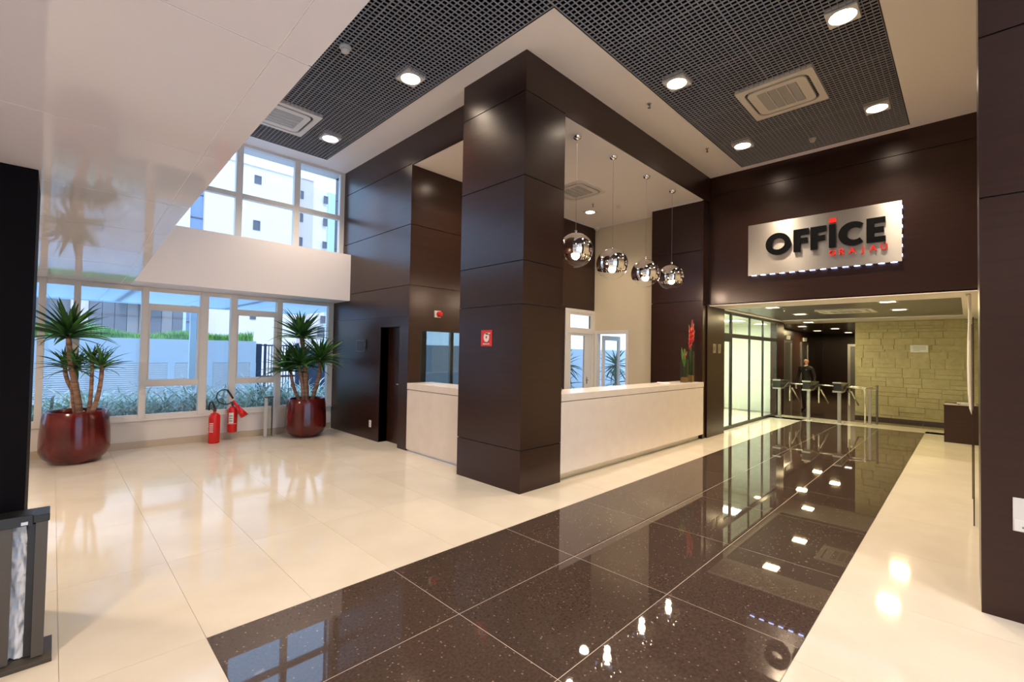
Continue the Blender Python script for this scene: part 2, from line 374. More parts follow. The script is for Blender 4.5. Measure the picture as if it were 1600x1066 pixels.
# interior reception ceiling
struct('ceiling_reception', MB().box(4.75, 3.81, 4.872, 9.32, 4.99, 4.95).box(4.27, 4.99, 4.872, 9.7, 6.715, 4.95), CEIL, 'beige ceiling over the reception')
# cream wall (x = 9.7) with a doorway
wc = struct('wall_reception', MB().box(9.70, 4.2, 0, 9.82, 5.79, 4.87).box(9.70, 6.63, 0, 9.82, 6.90, 4.87).box(9.70, 5.79, 2.19, 9.82, 6.63, 4.87), CREAMW, 'cream painted wall behind the reception')
part('skirting', bx(9.685, 4.2, 0, 9.70, 5.72, .1), CREAMW, wc)
df = struct('door_2', MB().box(9.67, 5.72, 0, 9.83, 5.80, 2.26).box(9.67, 6.62, 0, 9.83, 6.69, 2.26).box(9.67, 5.80, 2.18, 9.83, 6.62, 2.26), WHITE, 'white door frame in the cream wall', bevel=.004)
lf = thing('glazed_door_leaf', 'white glazed door leaf standing open beyond the cream wall doorway', 'door', (9.86, 6.58, 0), .02)
part('frame', MB().box(0, -.02, .02, .11, .02, 2.15).box(.73, -.02, .02, .84, .02, 2.15).box(.11, -.02, .02, .73, .02, .25).box(.11, -.02, 2.03, .73, .02, 2.15), WHITE, lf, .004)
part('pane', bx(.11, -.004, .25, .73, .004, 2.03), GLASS, lf)
hm = MB(); hm.smooth = True; hm.tube([(.78, .02, 1.05), (.78, .06, 1.05), (.68, .06, 1.05)], .009); part('handle', hm, DSTEEL, lf)
# white framed glazed door with transom, x 8.54 .. 9.70
d3 = struct('door_3', MB().box(8.50, 6.70, 0, 8.58, 6.80, 2.76).box(9.62, 6.70, 0, 9.70, 6.80, 2.76).box(8.58, 6.70, 2.68, 9.62, 6.80, 2.76).box(8.58, 6.70, 2.17, 9.62, 6.80, 2.26), WHITE, 'white framed glazed door with transom window behind the reception', bevel=.003)
part('leaf_frame', MB().box(8.58, 6.725, 0, 8.75, 6.775, 2.17).box(9.30, 6.725, 0, 9.62, 6.775, 2.17).box(8.75, 6.725, 0, 9.30, 6.775, .3).box(8.75, 6.725, 2.12, 9.30, 6.775, 2.17), WHITE, d3, .003)
part('pane', bx(8.75, 6.745, .3, 9.30, 6.755, 2.12), GLASS, d3)
part('transom_frame', MB().box(8.58, 6.71, 2.26, 8.70, 6.74, 2.68).box(9.52, 6.71, 2.26, 9.62, 6.74, 2.68).box(8.7, 6.71, 2.62, 9.52, 6.74, 2.68).box(8.7, 6.71, 2.26, 9.52, 6.74, 2.31), WHITE, d3, .003)
part('transom_pane', bx(8.70, 6.72, 2.31, 9.52, 6.728, 2.62), GLASS, d3)
hm = MB(); hm.smooth = True; hm.tube([(9.4, 6.725, 1.03), (9.4, 6.68, 1.03), (9.32, 6.68, 1.03)], .010); hm.box(9.385, 6.715, .93, 9.415, 6.727, 1.1); part('door_handle', hm, DSTEEL, d3)
# dark pier closing the reception on the right, and the lower pier
wp = struct('wall_pier', MB().box(9.35, 3.84, 0, 9.70, 4.94, 4.87).box(9.61, 3.81, 0, 10.40, 3.96, 2.73).box(9.592, 3.79, 2.74, 9.72, 3.95, 5.38), DARK, 'dark wood pier right of the reception counter')
panels(wp, 'x', 9.33, [3.84, 4.96], [1.1, 2.81, 3.85, 4.87]); panels(wp, 'y', 3.82, [9.33, 9.59], [0, 2.73, 4.87])
panels(wp, 'y', 3.79, [9.50, 10.42], [0, 2.73]); panels(wp, 'y', 4.96, [9.33, 9.70], [0, 2.81, 4.87], out=1)
part('panel', bx(9.33, 3.84, 0, 9.348, 4.96, 1.09), WOOD, wp)
# office lintel wall
wo = struct('wall_office', bx(9.61, -1.2, 2.75, 10.42, 3.80, CZ), DARK, 'dark wood wall over the corridor carrying the metal sign')
panels(wo, 'x', 9.59, [-.40, 3.788], [2.73, 5.0, CZ])
part('wing', bx(9.59, -1.2, 0, 9.75, -.35, 2.73), WOOD, wo)
struct('trim_4', bx(9.59, -.5, 2.715, 10.44, 3.80, 2.75), CEIL, 'beige soffit of the corridor opening')
# right column (x = 4.47 face)
rc = thing('entrance_pier', 'dark wood panelled pier at the right edge, near the camera', 'pier', (4.47, -.06, 0))
part('core', bx(.02, -1.28, 0, .75, -.02, CZ), DARK, rc)
zz = [0, 2.81, 3.93, 4.89, CZ]
for z0, z1 in zip(zz, zz[1:]):
    g = .006; part('panel', bx(0, -1.3, z0+g*(z0 > 0), .018, 0, z1-g*(z1 < CZ)), WOOD, rc)
    part('panel', bx(.018, -.018, z0+g*(z0 > 0), .77, 0, z1-g*(z1 < CZ)), WOOD, rc)
struct('wall_right', MB().box(5.24, -.62, 0, 9.59, -.52, CZ).box(5.22, -1.36, 0, 5.3, -.52, CZ), CREAMW, 'cream wall along the right side')
# left near pier
BLKW = mat('near black laminate', (.005, .004, .005), .6, ior=1.12)
lp = thing('wood_pier', 'nearly black wood pier at the left edge behind the bin', 'pier', (-.085, 3.68, 0))
part('core', bx(-1.15, .02, 0, -.02, .60, 2.67), DARK, lp)
part('panel', bx(-1.17, 0, 0, 0, .018, 2.67), BLKW, lp); part('panel', bx(-.018, .018, 0, 0, .62, 2.67), BLKW, lp)

# ---- mezzanine slab over the camera, glossy panels below
edge = [(-4.0, .55), (0, .58), (1.2, .595), (2.4, .612), (4.65, .672), (6.2, .735), (7.74, .795), (8.6, .825), (9.55, .845)]
def ex(y):
    for (a, xa), (b, xb) in zip(edge, edge[1:]):
        if a <= y <= b: return xa+(xb-xa)*(y-a)/(b-a)
    return edge[-1][1]
SZ = 2.67
sp = [(x-.01, y) for y, x in edge]+[(-5, 9.55), (-5, -4)]
ms = struct('ceiling_mezzanine', MB().prism(sp, SZ+.0025, 3.62, 'xy'), LOUV, 'pale mezzanine slab overhead on the left')
py_ = [-4, -2.9, -1.77, -.65, .47, 1.60, 2.74, 3.88, 5.0, 6.14, 7.28, 8.42, 9.55]
for a, b in zip(py_, py_[1:]):
    yy = [a+.003]+[y for y, _ in edge if a < y < b]+[b-.003]
    # a wide board and a narrow edge board, parted by the long groove
    part('soffit_panel', MB().prism([(ex(y)-.1135, y) for y in yy]+[(-2.2, b-.003), (-2.2, a+.003)], SZ, SZ+.002, 'xy'), SLAB, ms)
    part('soffit_panel', MB().prism([(ex(y), y) for y in yy]+[(ex(y)-.110, y) for y in yy[::-1]], SZ, SZ+.002, 'xy'), SLAB, ms)
    part('soffit_panel', MB().prism([(-2.206, a+.003), (-2.206, b-.003), (-4.98, b-.003), (-4.98, a+.003)], SZ, SZ+.002, 'xy'), SLAB, ms)

# ---- beam across the window wall
bm_ = struct('trim_5', bx(.70, 8.93, SZ+.004, 4.25, 9.78, 3.62), BEAMW, 'pale beam across the window wall between lower and upper windows')
# ---- window wall: sill wall, lower windows, upper windows
WY = 9.69
sw = struct('wall_window', MB().box(-5, WY, 0, 4.25, 9.80, .47).box(-5, WY, SZ, .70, 9.8, 3.62).box(-5, WY, .47, -1.5, 9.8, SZ)
            .box(4.42, WY, 0, 6.6, 9.8, 4.87).box(8.4, WY, 0, 8.6, 9.8, 4.87).box(6.6, WY, 0, 8.4, 9.8, .5).box(6.6, WY, 2.6, 8.4, 9.8, 4.87), PLASTER, 'white wall below the windows')
struct('baseboard_window', bx(-5, WY-.018, 0, 4.25, WY, .115), BEIGE, 'beige stone baseboard under the windows', bevel=.002)
struct('trim_6', bx(-5, WY-.03, .45, 4.25, WY+.02, .49), WHITE, 'white window sill', bevel=.003)
mull = [-1.5, -.62, -.13, .245, 1.065, 1.90, 2.365, 3.16, 4.19]
hw = [.045, .045, .04, .04, .047, .062, .052, .052, .055]
for k in range(len(mull)-1):
    a, b = mull[k], mull[k+1]; x0, x1 = a+hw[k], b-hw[k+1]
    mb = MB().box(a-hw[k], WY-.03, .49, a+hw[k], WY+.09, SZ)
    if k == len(mull)-2: mb.box(b-hw[k+1], WY-.03, .49, b+hw[k+1], WY+.09, SZ)
    mb.box(x0, WY-.01, .49, x1, WY+.06, .55).box(x0, WY-.01, 2.60, x1, WY+.06, SZ)
    w_ = struct('window_%d' % (10+k), mb, WHITE, 'white framed ground floor window', bevel=.003)
    sash = (abs(a-1.065) < .01 or abs(a-2.365) < .01)
    if sash:
        part('transom', bx(x0, WY-.02, 1.01, x1, WY+.06, 1.125), WHITE, w_, .003)
        part('transom', bx(x0, WY-.02, 2.29, x1, WY+.06, 2.40), WHITE, w_, .003)
        for z0, z1 in ((.55, 1.01), (1.125, 2.29), (2.40, 2.60)): part('pane', bx(x0, WY+.03, z0, x1, WY+.036, z1), GLASS, w_)
        part('inner_frame', MB().box(x0, WY, 1.125, x0+.03, WY+.05, 2.29).box(x1-.03, WY, 1.125, x1, WY+.05, 2.29), WHITE, w_)
    else:
        part('pane', bx(x0, WY+.03, .55, x1, WY+.036, 2.60), GLASS, w_)
UY = 9.28; um = [-1.5, -.2, 1.08, 2.29, 3.29, 4.21]
for k in range(5):
    a, b = um[k], um[k+1]
    mb = MB().box(a-.055, UY, 3.62, a+.055, UY+.10, CZ)
    if k == 4: mb.box(b-.06, UY, 3.62, 4.25, UY+.10, CZ)
    mb.box(a+.055, UY, CZ-.05, b-.055, UY+.1, CZ).box(a+.055, UY+.01, 3.62, b-.055, UY+.09, 3.68)
    w_ = struct('window_%d' % (20+k), mb, WHITE, 'white framed upper window', bevel=.003)
    part('transom', bx(a+.055, UY-.005, 4.385, b-.055, UY+.09, 4.475), WHITE, w_, .003)
    part('pane', bx(a+.055, UY+.05, 3.68, b-.055, UY+.056, 4.385), GLASS, w_); part('pane', bx(a+.055, UY+.05, 4.475, b-.055, UY+.056, CZ-.05), GLASS, w_)
# window of the back room
w_ = struct('window_30', MB().box(6.6, WY, .5, 6.66, WY+.08, 2.6).box(8.34, WY, .5, 8.4, WY+.08, 2.6).box(7.42, WY, .5, 7.52, WY+.08, 2.6).box(6.66, WY, .5, 8.34, WY+.08, .56).box(6.66, WY, 2.54, 8.34, WY+.08, 2.6), WHITE, 'window of the back room')
part('pane', bx(6.66, WY+.03, .56, 7.42, WY+.036, 2.54), GLASS, w_); part('pane', bx(7.52, WY+.03, .56, 8.34, WY+.036, 2.54), GLASS, w_)
# ---- walls behind the camera: glazed entrance and back wall
we = struct('wall_entrance', MB().box(-5, -4.1, 0, -3.6, -4, CZ).box(4.4, -4.1, 0, 5.3, -4, CZ).box(-3.6, -4.1, 4.9, 4.4, -4, CZ), PLASTER, 'entrance wall behind the camera')
struct('wall_rear', bx(-5.1, -4.1, 0, -5, 9.8, CZ), PLASTER); struct('wall_return', bx(5.22, -4.1, 0, 5.3, -1.36, CZ), WOOD)
for k in range(4):
    x0 = -3.6+2*k
    w_ = struct('window_%d' % (40+k), MB().box(x0, -4.08, 0, x0+.07, -4.0, 4.9).box(x0+1.93, -4.08, 0, x0+2, -4.0, 4.9).box(x0+.07, -4.08, 2.8, x0+1.93, -4.0, 2.9), WHITE, 'glazed entrance bay behind the camera')
    part('pane', bx(x0+.07, -4.05, 0, x0+1.93, -4.044, 4.9), GLASS, w_)
struct('wall_upper', bx(-5.1, -4.1, CZ+.5, 26, 9.8, 12.5), BLDW, 'upper floors of the building above the lobby')  # out of view; height chosen to keep the sun off the garden wall

# ---- corridor beyond the opening
CH = 2.72
struct('ceiling_corridor', MB().box(10.42, -.6, CH, 10.50, 5.6, CH+.2).box(14.8, -.6, CH, 16.3, 5.7, CH+.2).box(10.5, -.6, CH, 14.8, .07, CH+.2).box(10.5, 3.78, CH, 14.8, 5.7, CH+.2)
       .box(10.5, .07, CH+.06, 14.8, 3.78, CH+.2), [CEIL], 'beige corridor ceiling border')
struct('ceiling_tray', bx(10.5, .07, CH+.02, 14.8, 3.78, CH+.06), TRAYM, 'grey metal ceiling tray of the corridor')
struct('wall_corridor_right', bx(9.75, -.62, 0, 16.3, -.52, CH+.1), CREAMW)
struct('wall_lobby_left', MB().box(15.62, 4.75, 0, 25.2, 4.85, CH).box(15.55, 3.98, 0, 15.65, 5.7, CH), WOOD, 'dark wall of the lift lobby')
struct('wall_lobby_far', bx(25.1, 2.0, 0, 25.2, 4.85, CH), WOOD, 'dark far wall of the lift lobby')
struct('wall_lobby_right', bx(16.35, 2.20, 0, 25.2, 2.28, CH), WOOD)
struct('ceiling_lobby', bx(16.3, 2.2, CH-.005, 25.2, 4.85, CH+.1), LOBBY, 'dark glossy ceiling of the lift lobby')
# dark post after the glass wall
ps = struct('wall_post', bx(14.86, 3.93, 0, 15.58, 4.1, CH), WOOD, 'dark wood post at the end of the glass wall')
# office room behind the glass
struct('wall_office_back', MB().box(10.4, 5.6, 0, 15.6, 5.7, CH).box(10.32, 3.98, 0, 10.42, 5.7, CH).box(15.5, 3.98, 0, 15.56, 5.6, CH), OFFW, 'white walls of the glazed office')
struct('ceiling_office', bx(10.42, 3.99, CH-.02, 15.5, 5.6, CH), OFFW)
# stone wall with pieces
ws = struct('wall_stone', bx(16.24, -.6, 0, 16.35, 2.28, CH), STONE, 'yellowish split stone wall at the end of the corridor')
rs = random.Random(3); z = .06
struct('baseboard_stone', bx(16.15, -.6, 0, 16.24, 2.28, .07), GRANITE)
while z < CH-.03:
    h = rs.choice([.06, .08, .12, .18, .26, .34]); h = min(h, CH-.01-z)
    y = -.6
    while y < 2.27:
        w = rs.uniform(.22, .62); w = min(w, 2.28-y)
        if 2.28-(y+w) < .12: w = 2.28-y
        if h > .2 and rs.random() < .6:   # a tall course is split into two stones over each other
            hh = h*rs.uniform(.35, .65)
            for za, zb in ((z, z+hh), (z+hh, z+h)):
                part('stone', bx(16.20-rs.uniform(0, .03), y+.0025, za+.0025, 16.24, y+w-.0025, zb-.0025), STONE, ws)
        else: part('stone', bx(16.20-rs.uniform(0, .03), y+.0025, z+.0025, 16.24, y+w-.0025, z+h-.0025), STONE, ws)
        y += w
    z += h
# glass partition of the office
gp = thing('glass_partition', 'black framed full-height glass partition of the lit office in the corridor', 'partition', (10.42, 3.95, 0))
gx = [0, .86, 2.13, 3.20, 4.43]
part('top_rail', bx(0, -.02, 2.655, 4.44, .02, 2.72), BLACK, gp); part('bottom_rail', bx(0, -.03, 0, 4.44, .02, .07), BLACK, gp)
part('transom', bx(0, -.025, 2.12, 4.44, .025, 2.215), BLACK, gp); part('transom', bx(0, -.024, 2.02, .80, .02, 2.12), BLACK, gp)
for k, x in enumerate(gx): part('mullion', bx(x-(.07 if k == 1 else .018), -.022, .07, x+.018, .022, 2.655), BLACK, gp)
for k in range(4):
    a, b = gx[k]+.018, gx[k+1]-(.07 if k == 0 else .018)
    part('pane', bx(a, -.004, .07, b, .004, 2.12 if k else 2.02), GLASSG, gp); part('pane', bx(a, -.004, 2.215, b, .004, 2.655), GLASSG, gp)

# ================================================================== COUNTERS
c1 = thing('reception_counter', 'long pale stone reception counter between the wood column and the dark pier', 'counter', (4.743, 3.79, 0))
part('worktop', bx(0, 0, 1.052, 4.585, .50, 1.15), COUNTER, c1, .004)
part('front_panel', bx(0, .004, .10, 4.58, .06, 1.044), COUNTER, c1, .003)
part('toe_kick', bx(0, .075, 0, 4.50, .10, .10), STEEL, c1, label='steel toe kick strip')
part('carcass', bx(0, .10, 0, 4.58, .42, 1.05), WHITE, c1)
part('desk', bx(0, .50, .72, 4.58, 1.1, .76), WHITE, c1)
c2 = thing('side_counter', 'short pale stone counter left of the wood column', 'counter', (4.25, 4.993, 0))
part('worktop', bx(-.005, 0, 1.035, .50, 1.725, 1.14), COUNTER, c2, .004)
part('front_panel', bx(0, 0, .03, .06, 1.725, 1.027), COUNTER, c2, .003)
part('toe_kick', bx(.02, 0, 0, .05, 1.725, .03), STEEL, c2)
part('carcass', bx(.06, 0, 0, .42, 1.71, 1.03), WHITE, c2)
t = thing('paper_pile', 'small pile of white papers on the reception counter', 'papers', (8.15, 4.08, 1.15), .2)
for k in range(3): part('sheet', bx(-.15, -.105, k*.006, .15, .105, k*.006+.005, Matrix.Rotation(.12*k, 4, 'Z')), PAPER, t)
t = thing('desk_phone', 'small black phone on the reception counter beside the column', 'phone', (5.05, 4.12, 1.15), .5)
part('base', MB().prism([(-.08, 0), (.08, 0), (.08, .05), (-.08, .02)], -.06, .06, 'xz'), BLACK, t, .004)
hs = MB(); hs.smooth = True; hs.tube([(-.07, -.03, .05), (-.05, -.03, .07), (.05, -.03, .085), (.08, -.03, .07)], [.016, .012, .012, .016]); part('handset', hs, BLACK, t)

# ================================================================== CEILING FIXTURES
GD = 'recessed downlights in the ceiling grille'
where = ['round ceiling downlight in the left grille arm, nearer the camera', 'round ceiling downlight in the left grille arm, near the upper windows',
         'round ceiling downlight nearer the column, close to the grille inner corner', 'round ceiling downlight at the far end of the grille, above the sign, left side',
         'round ceiling downlight at the far end of the grille, above the sign, right side', 'round ceiling downlight at the top right, nearest the camera']
def downlight(x, y, z, label, group, r=.125, e=E_DOWN, frame=.143, grp_size=1.0, angle=2.2):
    t = thing('downlight', label, 'downlight', (x, y, z), 0, group)
    n = 32
    out = [(frame*max(-1, min(1, 1.5*math.cos(2*PI*i/n))), frame*max(-1, min(1, 1.5*math.sin(2*PI*i/n)))) for i in range(n)]
    inn = [(r*math.cos(2*PI*i/n), r*math.sin(2*PI*i/n)) for i in range(n)]
    part('trim_ring', MB().ring(out, inn, -.012, .06, 'xy'), WHITE, t)
    mb = MB(); mb.smooth = True; mb.lathe([(r*.98, .0), (r*.97, .012)], (0, 0, 0), 32); part('lens', mb, LIT, t)
    mb = MB(); mb.smooth = True; mb.lathe([(r*1.0, .014), (r*.95, .10), (r*.5, .14)], (0, 0, 0), 24); part('housing', mb, DARK, t)
    lamp('downlight_lamp', 'SPOT', (0, 0, -.03), e, WARM, r, angle=angle, blend=.75, parent=t)
    return t
for (x, y), lb in zip(lamps_xy, where): downlight(x, y, CZ-.006, lb, GD)
for (x, y, lb) in ((2.4, 1.6, 'at the near corner of the grille, above the camera'), (3.3, -1.6, 'behind the camera, right'), (1.4, -1.6, 'behind the camera, left')): downlight(x, y, CZ-.006, 'round ceiling downlight '+lb, GD)  # out of view, added so their bounce lifts the ceiling and walls
downlight(8.42, 5.99, 4.865, 'round downlight in the beige ceiling over the reception', None, .10, E_RECEP, .115)
downlight(5.05, 5.95, 4.865, 'round downlight in the reception ceiling hidden behind the column', None, .10, E_RECEP*1.2, .115)
for (x, y) in ((-1.6, 1.2), (-1.6, 6.2)): lamp('mezzanine_lamp', 'AREA', (x, y, 2.655), E_MEZZ, WARM, .3)  # fill light added under the slab, no fixtures here
def cassette(x0, y0, x1, y1, z, label, square=False, slats=4, rz=0):
    cx, cy = (x0+x1)/2, (y0+y1)/2; hx, hy = (x1-x0)/2, (y1-y0)/2
    t = thing('air_conditioner', label, 'air conditioner', (cx, cy, z), 0, None)
    def rr(hx, hy, r, n=6):
        p = []
        for sx, sy, a0 in ((1, 1, 0), (-1, 1, PI/2), (-1, -1, PI), (1, -1, 1.5*PI)):
            for k in range(n+1):
                a = a0+k*PI/2/n; p.append((sx*(hx-r)+r*math.cos(a), sy*(hy-r)+r*math.sin(a)))
        return p
    n = len(rr(1, 1, .1)); g = .80
    if square: outer = rr(hx, hy, .10)
    else: outer = rr(hx, hy, .012)
    part('frame', MB().ring(outer, rr(hx*.84, hy*.84, .13), -.012, .05, 'xy'), ACW, t)
    part('air_slot', MB().ring(rr(hx*.84, hy*.84, .13), rr(hx*.76, hy*.76, .10), .01, .05, 'xy'), BLACK, t)
    part('cover', MB().ring(rr(hx*.76, hy*.76, .10), rr(hx*.58, hy*.52, .02), -.016, .05, 'xy'), ACW, t)
    part('grille_back', bx(-hx*.6, -hy*.54, -.004, hx*.6, hy*.54, .03), ACG, t)
    for k in range(slats):
        a = -hy*.52+hy*1.04*k/slats; part('grille_slat', bx(-hx*.57, a+.012, -.014, hx*.57, a+hy*1.04/slats-.012, -.004), ACG, t)
    for k in range(slats-1):
        a = -hy*.52+hy*1.04*(k+1)/slats; part('grille_rib', bx(-hx*.58, a-.006, -.019, hx*.58, a+.006, -.004), ACW, t)
    return t
cassette(*ac_xy[0], CZ-.006, 'square ceiling air conditioner in the right part of the grille'); cassette(*ac_xy[1], CZ-.006, 'square ceiling air conditioner in the grille above the left windows', slats=5)
cassette(6.72, 4.98, 7.58, 5.84, 4.862, 'rounded ceiling air conditioner over the reception', square=True)
cassette(11.95, 1.42, 12.95, 2.42, CH+.014, 'ceiling air conditioner in the grey corridor tray')
def detector(x, y, z, label, s=1):
    t = thing('smoke_detector', label, 'detector', (x, y, z))
    mb = MB(); mb.smooth = True; mb.lathe([(.055*s, 0), (.055*s, -.02*s), (.045*s, -.03*s)], n=24); part('base', mb, GREYP, t)
    mb = MB(); mb.smooth = True; mb.lathe([(.04*s, -.03*s), (.038*s, -.055*s), (.02*s, -.065*s)], n=24); part('head', mb, ACW, t)
detector(2.41, 5.36, CZ-.005, 'white smoke detector hanging below the grille on the left', 1.25)
detector(8.94, 1.84, CZ-.005, 'white smoke detector on the far right part of the grille')
detector(8.49, 5.31, 4.868, 'small detector on the reception ceiling', .7)
def sprinkler(x, y, z, label):
    t = thing('sprinkler', label, 'sprinkler', (x, y, z), 0, 'sprinkler heads on the beige ceiling')
    mb = MB(); mb.smooth = True; mb.cyl((0, 0, -.006), .03, .006, 16); part('plate', mb, STEEL, t)
    part('head', MB().box(-.004, -.004, -.06, .004, .004, -.006).box(-.028, -.004, -.03, .028, .004, -.022).cyl((0, 0, -.065), .022, .005, 12), DSTEEL, t)
sprinkler(6.10, 3.31, CZ, 'sprinkler head on the beige ceiling above the beam, nearer the column'); sprinkler(8.14, 3.28, CZ, 'sprinkler head on the beige ceiling near the far wall')
sprinkler(8.0, 5.62, 4.87, 'sprinkler head on the reception ceiling beside its downlight'); sprinkler(11.23, 2.83, CH+.02, 'sprinkler head on the grey corridor tray')
t = thing('security_camera', 'small white security camera in the corner of the reception ceiling', 'camera', (9.58, 6.60, 4.87))
mb = MB(); mb.smooth = True; mb.lathe([(.07, 0), (.07, -.04), (.06, -.05)], n=24); part('base', mb, WHITE, t)
mb = MB(); mb.smooth = True; mb.sphere((0, 0, -.05), .05, 20, 10); part('dome', mb, GREYP, t)

# ================================================================== PENDANTS
def pendant(x, y, z, label):
    t = thing('pendant_lamp', label, 'pendant lamp', (x, y, z), 0, 'chrome globe pendants over the reception'); r = .25; zc = 4.87-z
    mb = MB(); mb.smooth = True; mb.lathe([(.065, zc), (.064, zc-.02), (.05, zc-.045), (.02, zc-.06), (.004, zc-.062)], n=24, cap=False); part('canopy', mb, CHROME, t)
    part('cord', MB().tube([(0, 0, zc-.05), (0, 0, r+.03)], .0028, 6), STEEL, t)
    mb = MB(); mb.smooth = True; mb.cyl((0, 0, r-.01), .02, .05, 16); part('cap', mb, CHROME, t)
    cut = -.38; n = 16
    def arc(a0, a1): return [(max(r*math.cos(a0+(a1-a0)*i/n), 1e-3), r*math.sin(a0+(a1-a0)*i/n)) for i in range(n+1)]
    mb = MB(); mb.smooth = True; mb.lathe(arc(math.asin(cut), PI/2), n=48, cap=False); part('mirror_shell', mb, CHROME, t)
    mb = MB(); mb.smooth = True; mb.lathe(arc(-PI/2, math.asin(cut)), n=48, cap=False); part('clear_shell', mb, GLASSC, t)
    mb = MB(); mb.smooth = True; mb.sphere((0, 0, -.075), .06, 20, 12); mb.cyl((0, 0, -.03), .03, .12, 16); part('bulb', mb, BULB, t)
    lamp('pendant_lamp_light', 'POINT', (0, 0, -.185), E_BULB, WARM, .045, parent=t)
for x, y, z, lb in ((5.32, 4.03, 3.19, 'first chrome globe pendant, partly behind the wood column'), (6.27, 4.02, 3.125, 'second chrome globe pendant from the column, in front of the cream wall'),
                  (7.36, 4.03, 3.125, 'third chrome globe pendant from the column'), (8.36, 4.03, 3.185, 'chrome globe pendant farthest from the column, in front of the dark pier')):
    pendant(x, y, z, lb)

# ================================================================== SIGN
sg = thing('office_sign', 'brushed metal sign reading OFFICE, lit from behind, over the corridor', 'sign', (9.59, 0, 0))
SY0, SY1, SZ0, SZ1 = .735, 3.025, 3.255, 4.235
part('plate', bx(-.075, SY0, SZ0, -.06, SY1, SZ1), SIGNM, sg, .002)
part('back_box', bx(-.06, SY0+.006, SZ0+.004, -.0, SY1-.10, SZ1-.10), DSTEEL, sg)
led = MB()
for i in range(14):
    y = SY0+.1+i*(SY1-SY0-.2)/13; led.box(-.052, y-.040, SZ0-.006, -.040, y+.040, SZ0+.002)
for i in range(6):
    z_ = SZ0+.1+i*(SZ1-SZ0-.2)/5; led.box(-.052, SY0-.004, z_-.02, -.040, SY0+.004, z_+.02)
for i in range(10):
    y = SY0+.1+i*(SY1-SY0-.2)/9; led.box(-.045, y-.035, SZ1-.05, -.03, y+.035, SZ1-.035)
o_ = part('led_strip', led, LED, sg)
# lettering: u runs to the right in view (= -y), origin at the sign's left edge
def Yp(u): return SY1-u
X0, X1 = -.135, -.095
def letter(polys, m_, x0=X0, x1=X1):
    mb = MB()
    for p in polys: mb.prism([(Yp(u), z) for u, z in p], x0, x1, 'yz')
    part('letter', mb, m_, sg)
def rect(u0, z0, u1, z1): return [(u0, z0), (u1, z0), (u1, z1), (u0, z1)]
B0 = 3.60; T0 = 4.005
BLK = mat('black acrylic', (.006, .006, .007), .4, ior=1.2); RDL = mat('red acrylic', (.75, .02, .015), .35)
mb = MB(); n = 40; cu, cz_ = .53, (B0+T0)/2-.01
mb.ring([(Yp(cu+.205*math.cos(2*PI*i/n)), cz_+.205*math.sin(2*PI*i/n)) for i in range(n)], [(Yp(cu+.115*math.cos(2*PI*i/n)), cz_+.105*math.sin(2*PI*i/n)) for i in range(n)], X0, X1); part('letter', mb, BLK, sg)
def Fl(u): letter([rect(u, B0, u+.10, T0), rect(u+.10, T0-.105, u+.235, T0), rect(u+.10, T0-.26, u+.215, T0-.165)], BLK)
Fl(.785); Fl(1.05)
letter([rect(1.325, B0, 1.425, T0)], BLK); letter([rect(1.325, T0+.025, 1.425, T0+.105)], RDL)
mb = MB(); cu = 1.665; R1, R2 = .205, .105; pts = []
for i in range(31):
    a = math.radians(48+i*(264/30)); pts.append((Yp(cu+R1*math.cos(a)), cz_+R1*math.sin(a)))
inn = []
for i in range(31):
    a = math.radians(48+(30-i)*(264/30)); inn.append((Yp(cu+.02+R2*math.cos(a)), cz_+R2*math.sin(a)))
for i in range(30): mb.prism([pts[i], pts[i+1], inn[29-i], inn[30-i]], X0, X1, 'yz')
part('letter', mb, BLK, sg)
letter([rect(1.845, B0, 1.945, T0), rect(1.945, T0-.09, 2.09, T0), rect(1.945, B0+.157, 2.07, B0+.247), rect(1.945, B0, 2.09, B0+.09)], BLK)
def text_mesh(body, size, mt, parent, M, ext=.008, name='letters', spacing=1, align='LEFT'):
    cu_ = bpy.data.curves.new('t', 'FONT'); cu_.body = body; cu_.size = size; cu_.extrude = ext; cu_.space_character = spacing; cu_.align_x = align; cu_.offset = size*.02
    ob = bpy.data.objects.new('t', cu_); COL.objects.link(ob); bpy.context.view_layer.update()
    me = bpy.data.meshes.new_from_object(ob.evaluated_get(bpy.context.evaluated_depsgraph_get())); bpy.data.objects.remove(ob); bpy.data.curves.remove(cu_)
    me.materials.clear(); me.materials.append(mt); me.transform(M); return link(name, me, parent)
def face_x(y, z, x):   # text on a plane facing -x: right = -y, up = z
    return Matrix(((0, 0, -1, x), (-1, 0, 0, y), (0, 1, 0, z), (0, 0, 0, 1)))
for i, ch in enumerate('GRAJA\u00da'):
    lt = text_mesh(ch, .135, RDL, sg, face_x(0, 3.465, -.10), .02, 'letter')
    ys_ = [v_.co.y for v_ in lt.data.vertices]; lt.data.transform(Matrix.Translation((0, Yp(1.37+.140*i)-(max(ys_)+min(ys_))/2, 0)))
